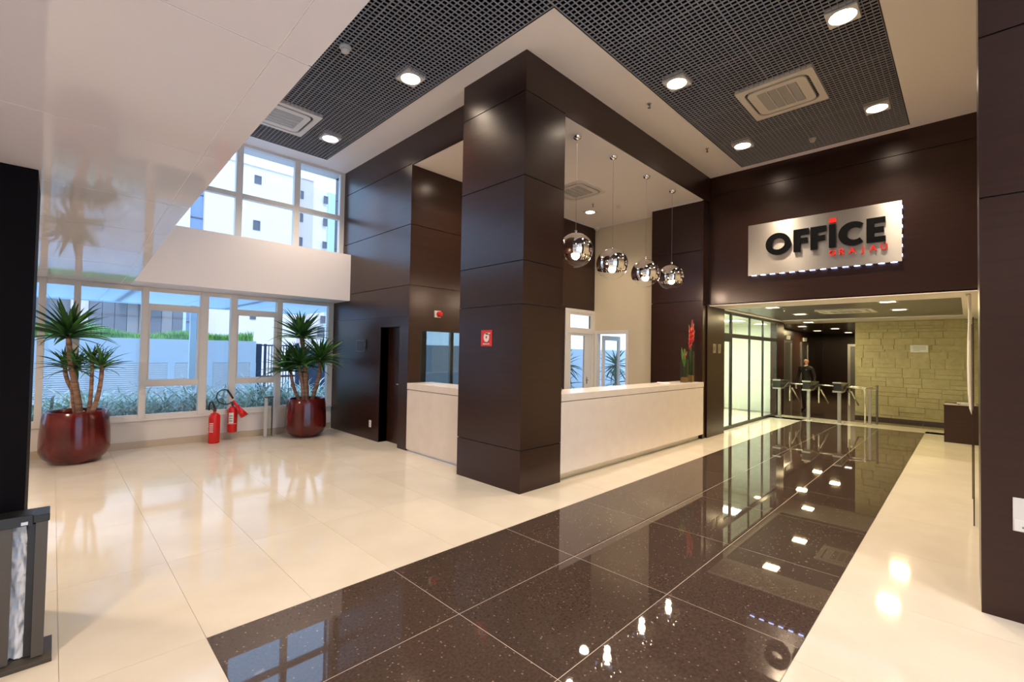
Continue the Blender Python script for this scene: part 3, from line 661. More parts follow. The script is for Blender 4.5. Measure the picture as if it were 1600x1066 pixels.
# ---- plates and small wall items
t = thing('hydrant_sign', 'small red fire hose sign on the wood column', 'sign', (3.97, 4.42, 1.86))
part('plate', bx(-.006, -.105, -.095, -.0005, .105, .115), REDS, t)
mb = MB(); n = 24; mb.ring([(.052*math.cos(2*PI*i/n), .02+.06*math.sin(2*PI*i/n)) for i in range(n)], [(.016*math.cos(2*PI*i/n), .02+.018*math.sin(2*PI*i/n)) for i in range(n)], -.010, -.005)
mb.prism([(.03, .072), (-.07, .08), (-.07, .068), (-.01, .05)], -.010, -.005); part('hose_symbol', mb, PAPER, t)
text_mesh('HIDRANTE', .026, PAPER, t, face_x(.066, -.075, -.008), .001, 'lettering')
t = thing('wall_socket', 'white wall socket low on the dark wood wall beside the door', 'socket', (4.25, 7.96, .30))
part('plate', bx(-.008, -.04, -.065, 0, .04, .065), WHITE, t, .003); part('outlet', MB().cyl((-.012, 0, -.025), .016, .006, 16, 'x').cyl((-.012, 0, .025), .016, .006, 16, 'x'), GREYP, t)
t = thing('wall_plate', 'dark square plate on the wood wall left of the door', 'plate', (4.25, 8.42, 1.76))
part('frame', MB().box(-.010, -.16, -.11, 0, .16, -.10).box(-.010, -.16, .10, 0, .16, .11).box(-.010, -.16, -.10, 0, -.15, .10).box(-.010, .15, -.10, 0, .16, .10), DSTEEL, t)
part('insert', bx(-.004, -.15, -.10, 0, .15, .10), WOOD, t)
t = thing('card_reader', 'narrow black reader bar on the wood wall beside the door', 'reader', (4.25, 8.19, 1.79))
part('body', bx(-.022, -.016, -.10, 0, .016, .10), BLACK, t, .003); part('sensor', bx(-.025, -.008, -.03, -.021, .008, .03), DSTEEL, t)
t = thing('fire_alarm', 'red fire alarm sounder on the dark wall above the side counter', 'alarm', (4.84, 6.72, 2.345))
part('base', bx(-.075, -.03, -.06, .055, 0, .06), WHITE, t, .004)
mb = MB(); mb.smooth = True; mb.lathe([(.052, 0), (.052, .04), (.04, .065), (.015, .07)], (0, -.03, 0), 24, 'y', M=None)
for i in range(len(mb.v)): v = mb.v[i]; mb.v[i] = (v[0]+.01, -.03-(v[1]+.03), v[2])
part('dome', mb, RED, t)
for k, (x, lb) in enumerate(((9.86, 'left of the two switch plates on the pier beside the corridor'), (10.12, 'right of the two switch plates on the pier beside the corridor'))):
    t = thing('switch_plate', lb, 'switch', (x, 3.79, 1.84), 0, 'switch plates on the pier'); part('plate', bx(-.085, -.008, -.095, .085, 0, .095), mat('bronze plate', (.20, .16, .10), .4), t, .003)
    part('rocker', bx(-.03, -.012, -.04, .03, -.008, .04), DSTEEL, t)
t = thing('notice_box', 'white notice plate on the right hand wood pier at the picture edge', 'notice', (4.47, -.20, .59))
part('plate', bx(-.012, -.30, 0, 0, -.005, .215), WHITE, t, .002); part('flap', bx(-.016, -.29, .005, -.011, -.012, .075), PAPER, t); part('mark', bx(-.018, -.085, .025, -.0155, -.045, .035), DSTEEL, t)
t = thing('direction_plaque', 'small white notice plaque on the stone wall', 'plaque', (16.17, .905, 1.965))
part('plate', bx(-.03, -.18, -.095, -.01, .18, .095), PAPER, t, .002)
for k in range(4):
    part('text_line', bx(-.034, -.13+.03*(k == 3)*4, .055-.035*k, -.029, .14-.01*k, .063-.035*k), mat('grey print', (.25, .24, .3), .6), t)

# ================================================================== POTTED PLANTS
def leaf_mesh(L, w, droop, seed, fold=.25):
    rg = random.Random(seed); mb = MB(); mb.smooth = True; n = 7; vs = []; a = 0
    x = z = 0.0
    for i in range(n+1):
        s_ = i/n; ww = w*(1-s_**2.2)*min(1, .55+s_*2)*.5+.0006
        vs += [(x, -ww, z+ww*fold*2), (x, 0, z), (x, ww, z+ww*fold*2)]
        a = -droop*s_**1.6; x += L/n*math.cos(a); z += L/n*math.sin(a)
    fs = []
    for i in range(n):
        k = i*3; fs += [(k, k+1, k+4, k+3), (k+1, k+2, k+5, k+4)]
    mb.add(vs, fs); return mb.mesh('leaf', LEAF)
LM = [leaf_mesh(.44, .052, .25, 1), leaf_mesh(.47, .050, .55, 2), leaf_mesh(.41, .054, .1, 3), leaf_mesh(.46, .048, .95, 4)]
def rosette(parent, c, n, scale, seed, lo=-.35, spread=1.0):
    rg = random.Random(seed)
    for i in range(n):
        f = i/n; az = i*2.399+rg.uniform(-.2, .2); el = 1.35-(1.35-lo)*(f**.8)+rg.uniform(-.12, .12)
        sc = scale*rg.uniform(.8, 1.12)*(.75 if f < .12 else 1)
        M = Matrix.Translation(Vector(c)+Vector((0, 0, -.10*f*scale)))@Matrix.Rotation(az, 4, 'Z')@Matrix.Rotation(-el, 4, 'Y')@Matrix.Rotation(rg.uniform(-.5, .5), 4, 'X')@Matrix.Scale(sc, 4)
        me = LM[0 if el > .9 else rg.choice([0, 1, 2] if el > .2 else [1, 2, 3])]
        o = bpy.data.objects.new('leaf', me); COL.objects.link(o); o.parent = parent; o.matrix_local = M
def pot(t, r, h):
    mb = MB(); mb.smooth = True
    mb.lathe([(r*.60, 0), (r*.66, .012), (r*.90, h*.13), (r*.99, h*.24), (r*1.0, h*.34), (r*.985, h*.6), (r*.94, h*.86), (r*.905, h*.985), (r*.885, h), (r*.84, h*.985), (r*.82, h*.90), (r*.80, h*.82)], n=56); part('pot', mb, OXRED, t)
    mb = MB(); mb.cyl((0, 0, h*.80), r*.83, .04, 40); part('soil', mb, SOIL, t)
def trunk(t, pts, r0, r1):
    pts = [Vector(p) for p in pts]; dense = []
    for i in range(len(pts)-1):
        p0 = pts[max(i-1, 0)]; p1 = pts[i]; p2 = pts[i+1]; p3 = pts[min(i+2, len(pts)-1)]
        for k in range(6):
            s_ = k/6; dense.append(.5*((2*p1)+(p2-p0)*s_+(2*p0-5*p1+4*p2-p3)*s_**2+(3*p1-p0-3*p2+p3)*s_**3))
    dense.append(pts[-1]); n = len(dense); rs_ = [(r0+(r1-r0)*i/(n-1))*(1+.06*math.sin(i*2.1)) for i in range(n)]
    mb = MB(); mb.smooth = True; mb.tube(dense, rs_, 12); part('trunk', mb, BARK, t)
RV, FV = Vector((.706, -.708, 0)), Vector((.708, .706, 0))     # screen right / away, as seen on entering: used only to lay out the branches
def P3(u, z, d=0): v = RV*u+FV*d; return (v.x, v.y, z)
p1 = thing('potted_yucca', 'tall yucca in an oxblood glazed pot beside the left window', 'potted plant', (.27, 9.15, 0))
pot(p1, .385, .74)
trunk(p1, [P3(.06, .62), P3(-.02, 1.05), P3(-.12, 1.45), P3(-.16, 1.82)], .043, .032)
trunk(p1, [P3(.0, .6, .1), P3(-.14, .95, .1), P3(-.27, 1.22, .1), P3(-.29, 1.42, .1)], .030, .024)
trunk(p1, [P3(.12, .6, .05), P3(.15, .95, .05), P3(.155, 1.28, .05), P3(.155, 1.48, .05)], .026, .022)
trunk(p1, [P3(.22, .6, -.05), P3(.33, .90, -.05), P3(.38, 1.2, -.05), P3(.385, 1.42, -.05)], .030, .024)
trunk(p1, [P3(-.03, .6, .02), P3(-.09, 1.0, .02), P3(-.10, 1.36, .02)], .026, .022)
rosette(p1, P3(-.165, 1.90), 74, 1.28, 11, .0)
rosette(p1, P3(-.29, 1.42, .1), 34, .74, 12, .05); rosette(p1, P3(.155, 1.48, .05), 32, .80, 13, .05)
rosette(p1, P3(.385, 1.43, -.05), 34, .84, 14, -.1); rosette(p1, P3(-.08, 1.40, .05), 40, .85, 15, -.3)
p2 = thing('potted_yucca', 'tall yucca in a smaller oxblood glazed pot in the corner by the wood wall', 'potted plant', (3.50, 9.10, 0))
pot(p2, .37, .735)
trunk(p2, [P3(.0, .62), P3(-.02, 1.1), P3(-.06, 1.5), P3(-.13, 1.98)], .055, .04)
trunk(p2, [P3(-.08, .6), P3(-.24, .9), P3(-.32, 1.25)], .035, .028)
trunk(p2, [P3(-.02, .6, -.05), P3(-.06, 1.0, -.05), P3(-.14, 1.38, -.05)], .04, .03)
trunk(p2, [P3(.08, .6), P3(.18, .92), P3(.24, 1.2), P3(.24, 1.48)], .04, .032)
rosette(p2, P3(-.13, 2.0), 72, 1.3, 21, .0)
rosette(p2, P3(-.40, 1.36), 54, 1.2, 22, -.1); rosette(p2, P3(-.12, 1.48, -.05), 68, 1.25, 23, -.2); rosette(p2, P3(.26, 1.55), 68, 1.25, 24, -.3)

# ================================================================== EXTINGUISHERS, POST, BIN
def ext_body(t, r, h, ph):
    mb = MB(); mb.smooth = True
    mb.lathe([(r*.92, ph), (r, ph+.015), (r, ph+h*.86), (r*.93, ph+h*.92), (r*.62, ph+h*.975), (r*.24, ph+h), (r*.24, ph+h+.03)], n=32); part('cylinder', mb, RED, t)
    mb = MB(); mb.box(-.022, -.018, ph+h+.02, .022, .018, ph+h+.055); mb.box(-.015, -.01, ph+h+.055, .075, .01, ph+h+.068, Matrix.Translation((0, 0, 0)))
    mb.box(-.015, -.008, ph+h+.078, .085, .008, ph+h+.088); mb.box(-.02, -.008, ph+h+.05, -.005, .008, ph+h+.09); part('valve_lever', mb, DSTEEL, t)
tn = math.atan2(-.706, -.708)
e1 = thing('fire_extinguisher', 'red fire extinguisher standing on the floor under the window', 'fire extinguisher', (2.05, 9.42, 0), tn)
ext_body(e1, .088, .53, 0)
mb = MB(); mb.smooth = True; mb.tube([(0, 0, .59), (0, -.02, .66), (0, -.05, .72), (0, -.085, .71), (0, -.105, .64), (0, -.10, .57)], .014, 8); part('hose', mb, BLACK, e1)
lab = MB()
def wrap(mb, r, a0, a1, z0, z1, n=8):
    vs = []; 
    for i in range(n+1):
        a = a0+(a1-a0)*i/n; vs += [(r*math.cos(a), r*math.sin(a), z0), (r*math.cos(a), r*math.sin(a), z1)]
    mb.add(vs, [(2*i, 2*i+2, 2*i+3, 2*i+1) for i in range(n)])
for k in range(5): wrap(lab, 0.0895, -.35, .4, .20+.035*k, .215+.035*k)
for k in range(6): wrap(lab, 0.0895, -1.4, -.6-.1*(k % 3), .19+.032*k, .208+.032*k)
wrap(lab, 0.0895, -1.4, -.75, .40, .43); part('printed_label', lab, PAPER, e1)
e2 = thing('fire_extinguisher', 'red carbon dioxide fire extinguisher with horn, hung low on the window wall', 'fire extinguisher', (2.36, 9.55, .14), tn)
ext_body(e2, .078, .47, 0)
mb = MB(); mb.smooth = True; mb.tube([(.02, .02, .57), (.03, .08, .50), (.03, .115, .46)], [.02, .022, .03], 14); mb.tube([(.03, .115, .46), (.03, .235, .30)], [.035, .066], 20); part('horn', mb, RED, e2)
hp = [(0, .0, .52)]+[(.0, .19+.155*math.cos(a), .62+.135*math.sin(a)) for a in [math.radians(d) for d in range(-70, -330, -26)]]+[(0, .0, .60)]
hp = [(0, -.0, .54), (0, -.09, .505), (0, -.19, .51), (0, -.27, .55), (0, -.305, .62), (0, -.29, .70), (0, -.23, .755), (0, -.15, .77), (0, -.10, .76)]
mb = MB(); mb.smooth = True; mb.tube(hp, .010, 8); mb.tube([(0, -.11, .765), (0, -.06, .70), (0, .0, .61)], .017, 10); part('hose', mb, BLACK, e2)
lab = MB(); wrap(lab, .0795, -.25, .75, .17, .36); part('printed_label', lab, PAPER, e2); lab = MB(); wrap(lab, .0795, -1.5, 1.5, .155, .163, 20); part('white_band', lab, PAPER, e2)
for k in range(3):
    lab = MB(); wrap(lab, .0802, -.1, .6, .20+.045*k, .222+.045*k); part('label_print', lab, mat('label print', (.3, .33, .28), .6), e2)
part('wall_bracket', MB().box(-.13, -.03, .30, -.09, .03, .44), DSTEEL, e2)
t = thing('umbrella_stand', 'slim stainless post stand against the window wall', 'stand', (2.95, 9.48, 0), .1)
part('upright', bx(-.075, -.02, 0, -.03, .02, .745), mat('pale aluminium', (.75, .72, .68), .3, .4), t, .002); part('upright', bx(.055, -.012, 0, .072, .012, .72), DSTEEL, t)
part('sheet', bx(-.03, -.004, .02, .055, .004, .72), GLASSG, t); part('cap', bx(-.078, -.03, .735, .075, .03, .765), DSTEEL, t, .003); part('foot', bx(-.08, -.06, 0, .078, .06, .012), STEEL, t)
bn = thing('waste_bin', 'open-sided taupe metal bin with a clear bag, front left beside the dark pier', 'bin', (.010, 3.50, 0), .0)
part('base', MB().prism([(-.02, 0), (-.03, .028), (.02+.0, .045), (.2, .045), (.2, 0)], -.62, .034, 'yz'), BINM, bn, .002)
part('panel', bx(-.046, -.006, .045, -.0, .01, .755), BINM, bn); part('panel', bx(-.46, -.006, .045, -.128, .01, .755), BINM, bn)
part('panel', bx(-.012, .01, .045, 0, .15, .755), BINM, bn); part('panel', bx(-.46, .14, .045, 0, .15, .755), BINM, bn)
part('lid', MB().box(-.47, -.012, .752, .006, .155, .79).box(-.47, -.02, .745, -.055, .10, .80), BLACK, bn, .004); part('clip', bx(-.10, -.024, .752, -.075, -.019, .768), STEEL, bn)
mb = MB(); mb.smooth = True; rg = random.Random(5); nx_, nz_ = 40, 34; vs = []
for j in range(nz_+1):
    for i in range(nx_+1):
        u = i/nx_; v = j/nz_; wob = .020*math.sin(u*31+v*9)+.018*math.sin(v*21+u*47)+.012*math.sin(v*44-u*60)+rg.uniform(-.008, .008)
        vs.append((-.43+u*(.358+.022*math.sin(v*3+.6)), .02+abs(wob), .05+v*.69))
fs = [(j*(nx_+1)+i, j*(nx_+1)+i+1, (j+1)*(nx_+1)+i+1, (j+1)*(nx_+1)+i) for j in range(nz_) for i in range(nx_)]
b = len(vs); vs += [(x, y+.10, z) for x, y, z in vs]; fs += [tuple(b+k for k in f) for f in fs]; mb.add(vs, fs); part('plastic_bag', mb, BAG, bn)
part('liner', bx(-.075, .012, .05, -.02, .13, .74), BLACK, bn)  # black block standing in for the shade in the gap beside the bag

# ================================================================== VASES
def heliconia(mb_st, mb_red, mb_tip, x, y, z0, z1, lean, n, s=1):
    mb_st.tube([(x, y, z0), (x+lean*.3, y, (z0+z1)/2), (x+lean, y, z1)], .005, 6)
    for k in range(n):
        f = k/n; zz_ = z1-.20*s+.20*s*f; sx = 1 if k % 2 else -1; bxx = x+lean*(.6+.4*f)
        mb_red.tube([(bxx, y, zz_), (bxx+sx*.035*s, y-.01, zz_+.03*s), (bxx+sx*.075*s, y-.015, zz_+.09*s)], [.012*s, .020*s, .004*s], 8)
        mb_tip.tube([(bxx+sx*.072*s, y-.015, zz_+.085*s), (bxx+sx*.085*s, y-.015, zz_+.13*s)], [.004*s, .0015], 5)
def vase(x, y, h, w, label, cat='vase'):
    t = thing('glass_vase', label, cat, (x, y, 1.15), 0, None)
    part('glass', MB().ring([(w, w), (-w, w), (-w, -w), (w, -w)], [(w-.006, w-.006), (-w+.006, w-.006), (-w+.006, -w+.006), (w-.006, -w+.006)], .01, h, 'xy').box(-w, -w, 0, w, w, .01), VASEG, t)
    part('pebbles', MB().box(-w+.01, -w+.01, .012, w-.01, w-.01, h*.22), mat('amber pebbles', (.45, .16, .07), .4), t)
    return t
v1 = vase(8.80, 3.96, .46, .06, 'shorter square glass vase with red bloom on the reception counter')
v2 = vase(9.08, 3.95, .62, .055, 'taller square glass vase with red heliconias on the reception counter')
a, b_, c_ = MB(), MB(), MB(); a.smooth = b_.smooth = True
heliconia(a, b_, c_, 0, 0, .05, .62, .01, 3, .8); part('stem', a, LEAF, v1); part('bloom', b_, FRED, v1); part('bloom_tip', c_, FYEL, v1)
lfm = MB(); lfm.smooth = True
for az, h_, l_ in ((2.6, .48, .3), (.6, .5, .28), (4.0, .45, .26)):
    d = Vector((math.cos(az)*.25, math.sin(az)*.1, 1)).normalized(); w_v = Vector((.8, -.6, 0)); base = Vector((0, 0, .3)); vs = []
    for i in range(7):
        s_ = i/6; wd = .03*math.sin(PI*min(1, .1+s_*.9)); c0 = base+d*(l_*1.4)*s_; vs += [c0-w_v*wd, c0+w_v*wd]
    lfm.add(vs, [(2*i, 2*i+1, 2*i+3, 2*i+2) for i in range(6)])
part('leaf', lfm, LEAF, v1)
a, b_, c_ = MB(), MB(), MB(); a.smooth = b_.smooth = True
heliconia(a, b_, c_, 0, 0, .05, 1.06, -.03, 6, 1.35); heliconia(a, b_, c_, .01, .02, .05, 1.00, .08, 5, 1.2); heliconia(a, b_, c_, -.01, .01, .05, .86, -.04, 4, 1.0)
part('stem', a, LEAF, v2); part('bloom', b_, FRED, v2); part('bloom_tip', c_, FYEL, v2)
a = MB(); a.smooth = True; a.tube([(.03, 0, .8), (.08, .02, 1.05), (.10, .02, 1.27)], [.006, .035, .012], 8); part('dark_bloom', a, mat('dark red bloom', (.13, .012, .015), .5), v2)

# ================================================================== CORRIDOR OBJECTS
CL = 'square lights in the corridor tray'
for x, y, lb in ((10.75, 2.93, 'square ceiling light in the corridor tray, near left'), (12.8, 2.88, 'square ceiling light in the corridor tray, far left'),
              (10.75, 1.03, 'square ceiling light in the corridor tray, near right'), (12.6, 1.02, 'square ceiling light in the corridor tray, far right'),
              (15.6, 3.30, 'square ceiling light at the mouth of the lift lobby')):
    zt = CH+.018 if x < 15 else CH-.002
    t = thing('square_light', lb, 'ceiling light', (x, y, zt), 0, CL)
    part('frame', MB().ring([(-.14, -.14), (.14, -.14), (.14, .14), (-.14, .14)], [(-.11, -.11), (.11, -.11), (.11, .11), (-.11, .11)], -.012, .0, 'xy'), WHITE, t)
    part('diffuser', bx(-.11, -.11, -.008, .11, .11, -.002), LITY, t)
    lamp('square_lamp', 'AREA', (0, 0, -.02), E_CORR, YEL, .26, .26, parent=t)
for k, (x, y) in enumerate(((17.6, 3.9), (19.4, 3.3), (20.8, 4.1), (22.6, 3.4))):
    t = thing('square_light', 'square ceiling light in the dark lift lobby, %s' % ['nearest the turnstiles', 'second from the turnstiles', 'third from the turnstiles', 'nearest the far wall'][k], 'ceiling light', (x, y, CH-.007), 0, 'square lights in the lift lobby')
    part('frame', MB().ring([(-.14, -.14), (.14, -.14), (.14, .14), (-.14, .14)], [(-.11, -.11), (.11, -.11), (.11, .11), (-.11, .11)], -.012, .0, 'xy'), WHITE, t)
    part('diffuser', bx(-.11, -.11, -.008, .11, .11, -.002), LITY, t)
    if k < 3: lamp('lobby_lamp', 'AREA', (0, 0, -.02), 24, YEL, .26, .26, parent=t)
# office interior
for x in (11.4, 13.6):
    t = thing('office_light', 'square lit ceiling panel inside the glazed office, %s' % ('nearer' if x < 12 else 'farther'), 'ceiling light', (x, 4.75, CH-.022), 0, 'office ceiling panels')
    part('diffuser', bx(-.28, -.28, -.012, .28, .28, 0), LITO, t); part('frame', MB().ring([(-.31, -.31), (.31, -.31), (.31, .31), (-.31, .31)], [(-.28, -.28), (.28, -.28), (.28, .28), (-.28, .28)], -.014, 0, 'xy'), WHITE, t)
    lamp('office_lamp', 'AREA', (0, 0, -.03), E_OFFICE/2, (.92, 1, .82), .5, .5, parent=t)
t = thing('low_cabinet', 'low beige cabinet inside the glazed office', 'cabinet', (12.3, 4.85, 0))
part('body', bx(-.30, -.2, .05, .30, .2, .78), mat('beige laminate', (.55, .47, .30), .5), t, .004); part('door', bx(-.31, -.19, .07, -.301, .19, .76), CREAMW, t); part('plinth', bx(-.27, -.17, 0, .27, .17, .05), DSTEEL, t)
for k, x in enumerate((13.6, 14.6)):
    t = thing('floor_heater', 'white slotted heater low on the office wall, %s' % ('nearer' if k == 0 else 'farther'), 'heater', (x, 5.5, 0), 0, 'heaters in the office')
    part('case', bx(-.35, -.05, .04, .35, .1, .36), WHITE, t, .004)
    for q in range(10): part('slot', bx(-.3+q*.06, -.055, .09, -.275+q*.06, -.049, .31), GREYP, t)
# turnstiles
def turnstile(x, y, label):
    t = thing('turnstile', label, 'turnstile', (x, y, 0), 0, 'tripod turnstiles'); ST = mat('turnstile steel', (.42, .41, .40), .38, .8) if 'turnstile steel' not in bpy.data.materials else bpy.data.materials['turnstile steel']
    part('post', bx(-.04, -.036, 0, .04, .036, .83), ST, t, .004)
    part('foot_plate', bx(-.09, -.08, 0, .09, .08, .012), ST, t)
    part('head', MB().prism([(-.26, .84), (.10, .84), (.62, 1.0), (.62, 1.02), (-.26, 1.03)], -.085, .085, 'xz'), BLACK, t)
    part('top_plate', MB().prism([(-.28, 1.03), (.66, .995), (.68, 1.02), (-.28, 1.065)], -.10, .10, 'xz'), ST, t, .003)
    part('lower_brace', MB().prism([(-.28, .80), (.10, .80), (.68, .985), (.68, 1.015), (.09, .84), (-.28, .84)], -.10, .10, 'xz'), ST, t)
    mb = MB(); mb.smooth = True; mb.cyl((.50, -.10, .86), .06, .05, 20, 'y'); mb.tube([(.45, -.10, .90), (.58, -.14, .84)], .05, 12); part('hub', mb, BLACK, t)
    for a in ([(.55, -.12, .93), (.57, -.62, .92)], [(.46, -.14, .88), (.42, -.15, .44)], [(.58, -.14, .85), (.90, -.28, .42)]):
        mb = MB(); mb.smooth = True; mb.tube(a, .019, 12); part('arm', mb, mat('polished arm', (.85, .82, .72), .2, .7) if 'polished arm' not in bpy.data.materials else bpy.data.materials['polished arm'], t)
turnstile(14.42, 3.74, 'tripod turnstile nearest the glass partition'); turnstile(14.42, 3.04, 'middle one of the three tripod turnstiles'); turnstile(14.42, 2.36, 'tripod turnstile nearest the guard rail')
t = thing('guard_rail', 'low steel guard rail with glass beside the turnstiles', 'railing', (14.6, 1.85, 0))
mb = MB(); mb.smooth = True; mb.tube([(0, .0, 0), (0, 0, .82), (0, .02, .89), (0, .08, .92), (0, .42, .93)], .020, 12); part('rail', mb, bpy.data.materials['polished arm'], t)
part('post', MB().box(.17, -.10, 0, .23, -.04, .90), STEEL, t, .003); mb = MB(); mb.cyl((.35, -.20, 0), .024, 1.0, 16); part('post', mb, DSTEEL, t)
part('crossbar', MB().tube([(.0, .0, .92), (.2, -.06, .91), (.34, -.2, .90)], .015, 8), STEEL, t); part('pane', MB().box(.215, -.18, .1, .222, -.06, .86), GLASSG, t)
# console with magazines
t = thing('dark_console', 'dark wood console cabinet against the right side of the corridor', 'cabinet', (13.0, -.50, 0))
part('body', bx(0, 0, 0, .9, .85, .745), WOOD, t, .004); part('top', bx(-.008, -.0, .745, .908, .858, .765), WOOD, t)
cols = [(.6, .55, .5), (.25, .12, .08), (.7, .66, .6), (.4, .3, .25), (.66, .6, .52), (.12, .08, .07)]
rg = random.Random(9)
for k, (y, z_, w_) in enumerate(((.24, .765, .22), (.24, .780, .18), (.02, .765, .24), (.0, .783, .25), (.03, .801, .23), (.05, .819, .2))):
    t = thing('magazine', ['pale magazine lying lowest on the left of the dark console', 'open pale magazine on top, left end of the console', 'magazine at the bottom of the console right pile', 'magazine second from the bottom of the console right pile', 'magazine third in the console right pile', 'dark magazine on top of the console right pile'][k], 'magazine', (13.16, y, z_), rg.uniform(-.2, .2), 'magazines on the console')
    part('pages', bx(-.10, -w_/2, 0, .10, w_/2, .014), PAPER, t); part('cover', bx(-.103, -w_/2-.002, .014, .103, w_/2+.002, .0165), mat('cover %d' % k, cols[k], .3), t)
# glass door leaf with dark edge bars on the right, and white curved pull
t = thing('glass_door_leaf', 'frameless glass door leaf seen edge-on beside the right pier', 'door', (6.7, -.040, 0))
part('pane', bx(.02, -.003, .02, 1.28, .003, 2.14), GLASS, t); part('edge_bar', bx(0, -.006, 0, .02, .004, 2.14), WOOD, t); part('edge_bar', bx(1.28, -.002, 0, 1.30, .007, 2.14), WOOD, t)
t = thing('curved_white_panel', 'tall narrow curved white panel hanging at the right of the corridor opening', 'panel', (10.0, -.035, 0))
mb = MB(); mb.smooth = True
pr = [(.86, -.012, .010), (.95, .0, .022), (1.2, .012, .026), (1.6, .018, .026), (2.0, .014, .026), (2.4, .010, .017), (2.70, .012, .022)]
vs = []
for z_, dy, w_ in pr:
    for k in range(12):
        a = 2*PI*k/12; vs.append((.10*math.sin(a), dy+w_*math.cos(a), z_))
fs = [(j*12+i, j*12+(i+1) % 12, (j+1)*12+(i+1) % 12, (j+1)*12+i) for j in range(len(pr)-1) for i in range(12)]+[tuple(range(12))[::-1], tuple(72+i for i in range(12))]
mb.add(vs, fs); part('blade', mb, WHITE, t); part('bracket', MB().box(-.03, .0, 2.69, .03, .05, 2.716), STEEL, t); part('screw', MB().cyl((0, -.02, 2.28), .012, .08, 8, 'y'), DSTEEL, t)
# lifts
def lift(name_loc, rz, label):
    t = thing('lift_door', label, 'lift', name_loc, rz)
    part('frame', MB().box(-.03, -.55, 0, .0, -.45, 2.3).box(-.03, .45, 0, 0, .55, 2.3).box(-.03, -.45, 2.2, 0, .45, 2.3), STEEL, t); part('leaf', bx(-.01, -.45, 0, 0, -.003, 2.2), DSTEEL, t); part('leaf', bx(-.01, .003, 0, 0, .45, 2.2), DSTEEL, t)
    part('indicator', bx(-.035, -.25, 2.33, 0, .25, 2.48), GREYP, t)
lift((25.1, 3.25, 0), 0, 'steel lift doorway on the far wall of the lift lobby'); lift((19.3, 4.75, 0), PI/2, 'steel lift doorway on the left wall of the lift lobby, nearer'); lift((21.8, 4.75, 0), PI/2, 'steel lift doorway on the left wall of the lift lobby, farther')
t = thing('call_button', 'small white lift call plate on the dark lobby wall', 'switch', (18.5, 4.75, .97)); part('plate', bx(-.05, -.012, -.07, .05, 0, .07), PAPER, t, .003); part('button', MB().cyl((0, -.02, 0), .015, .01, 12, 'y'), STEEL, t)

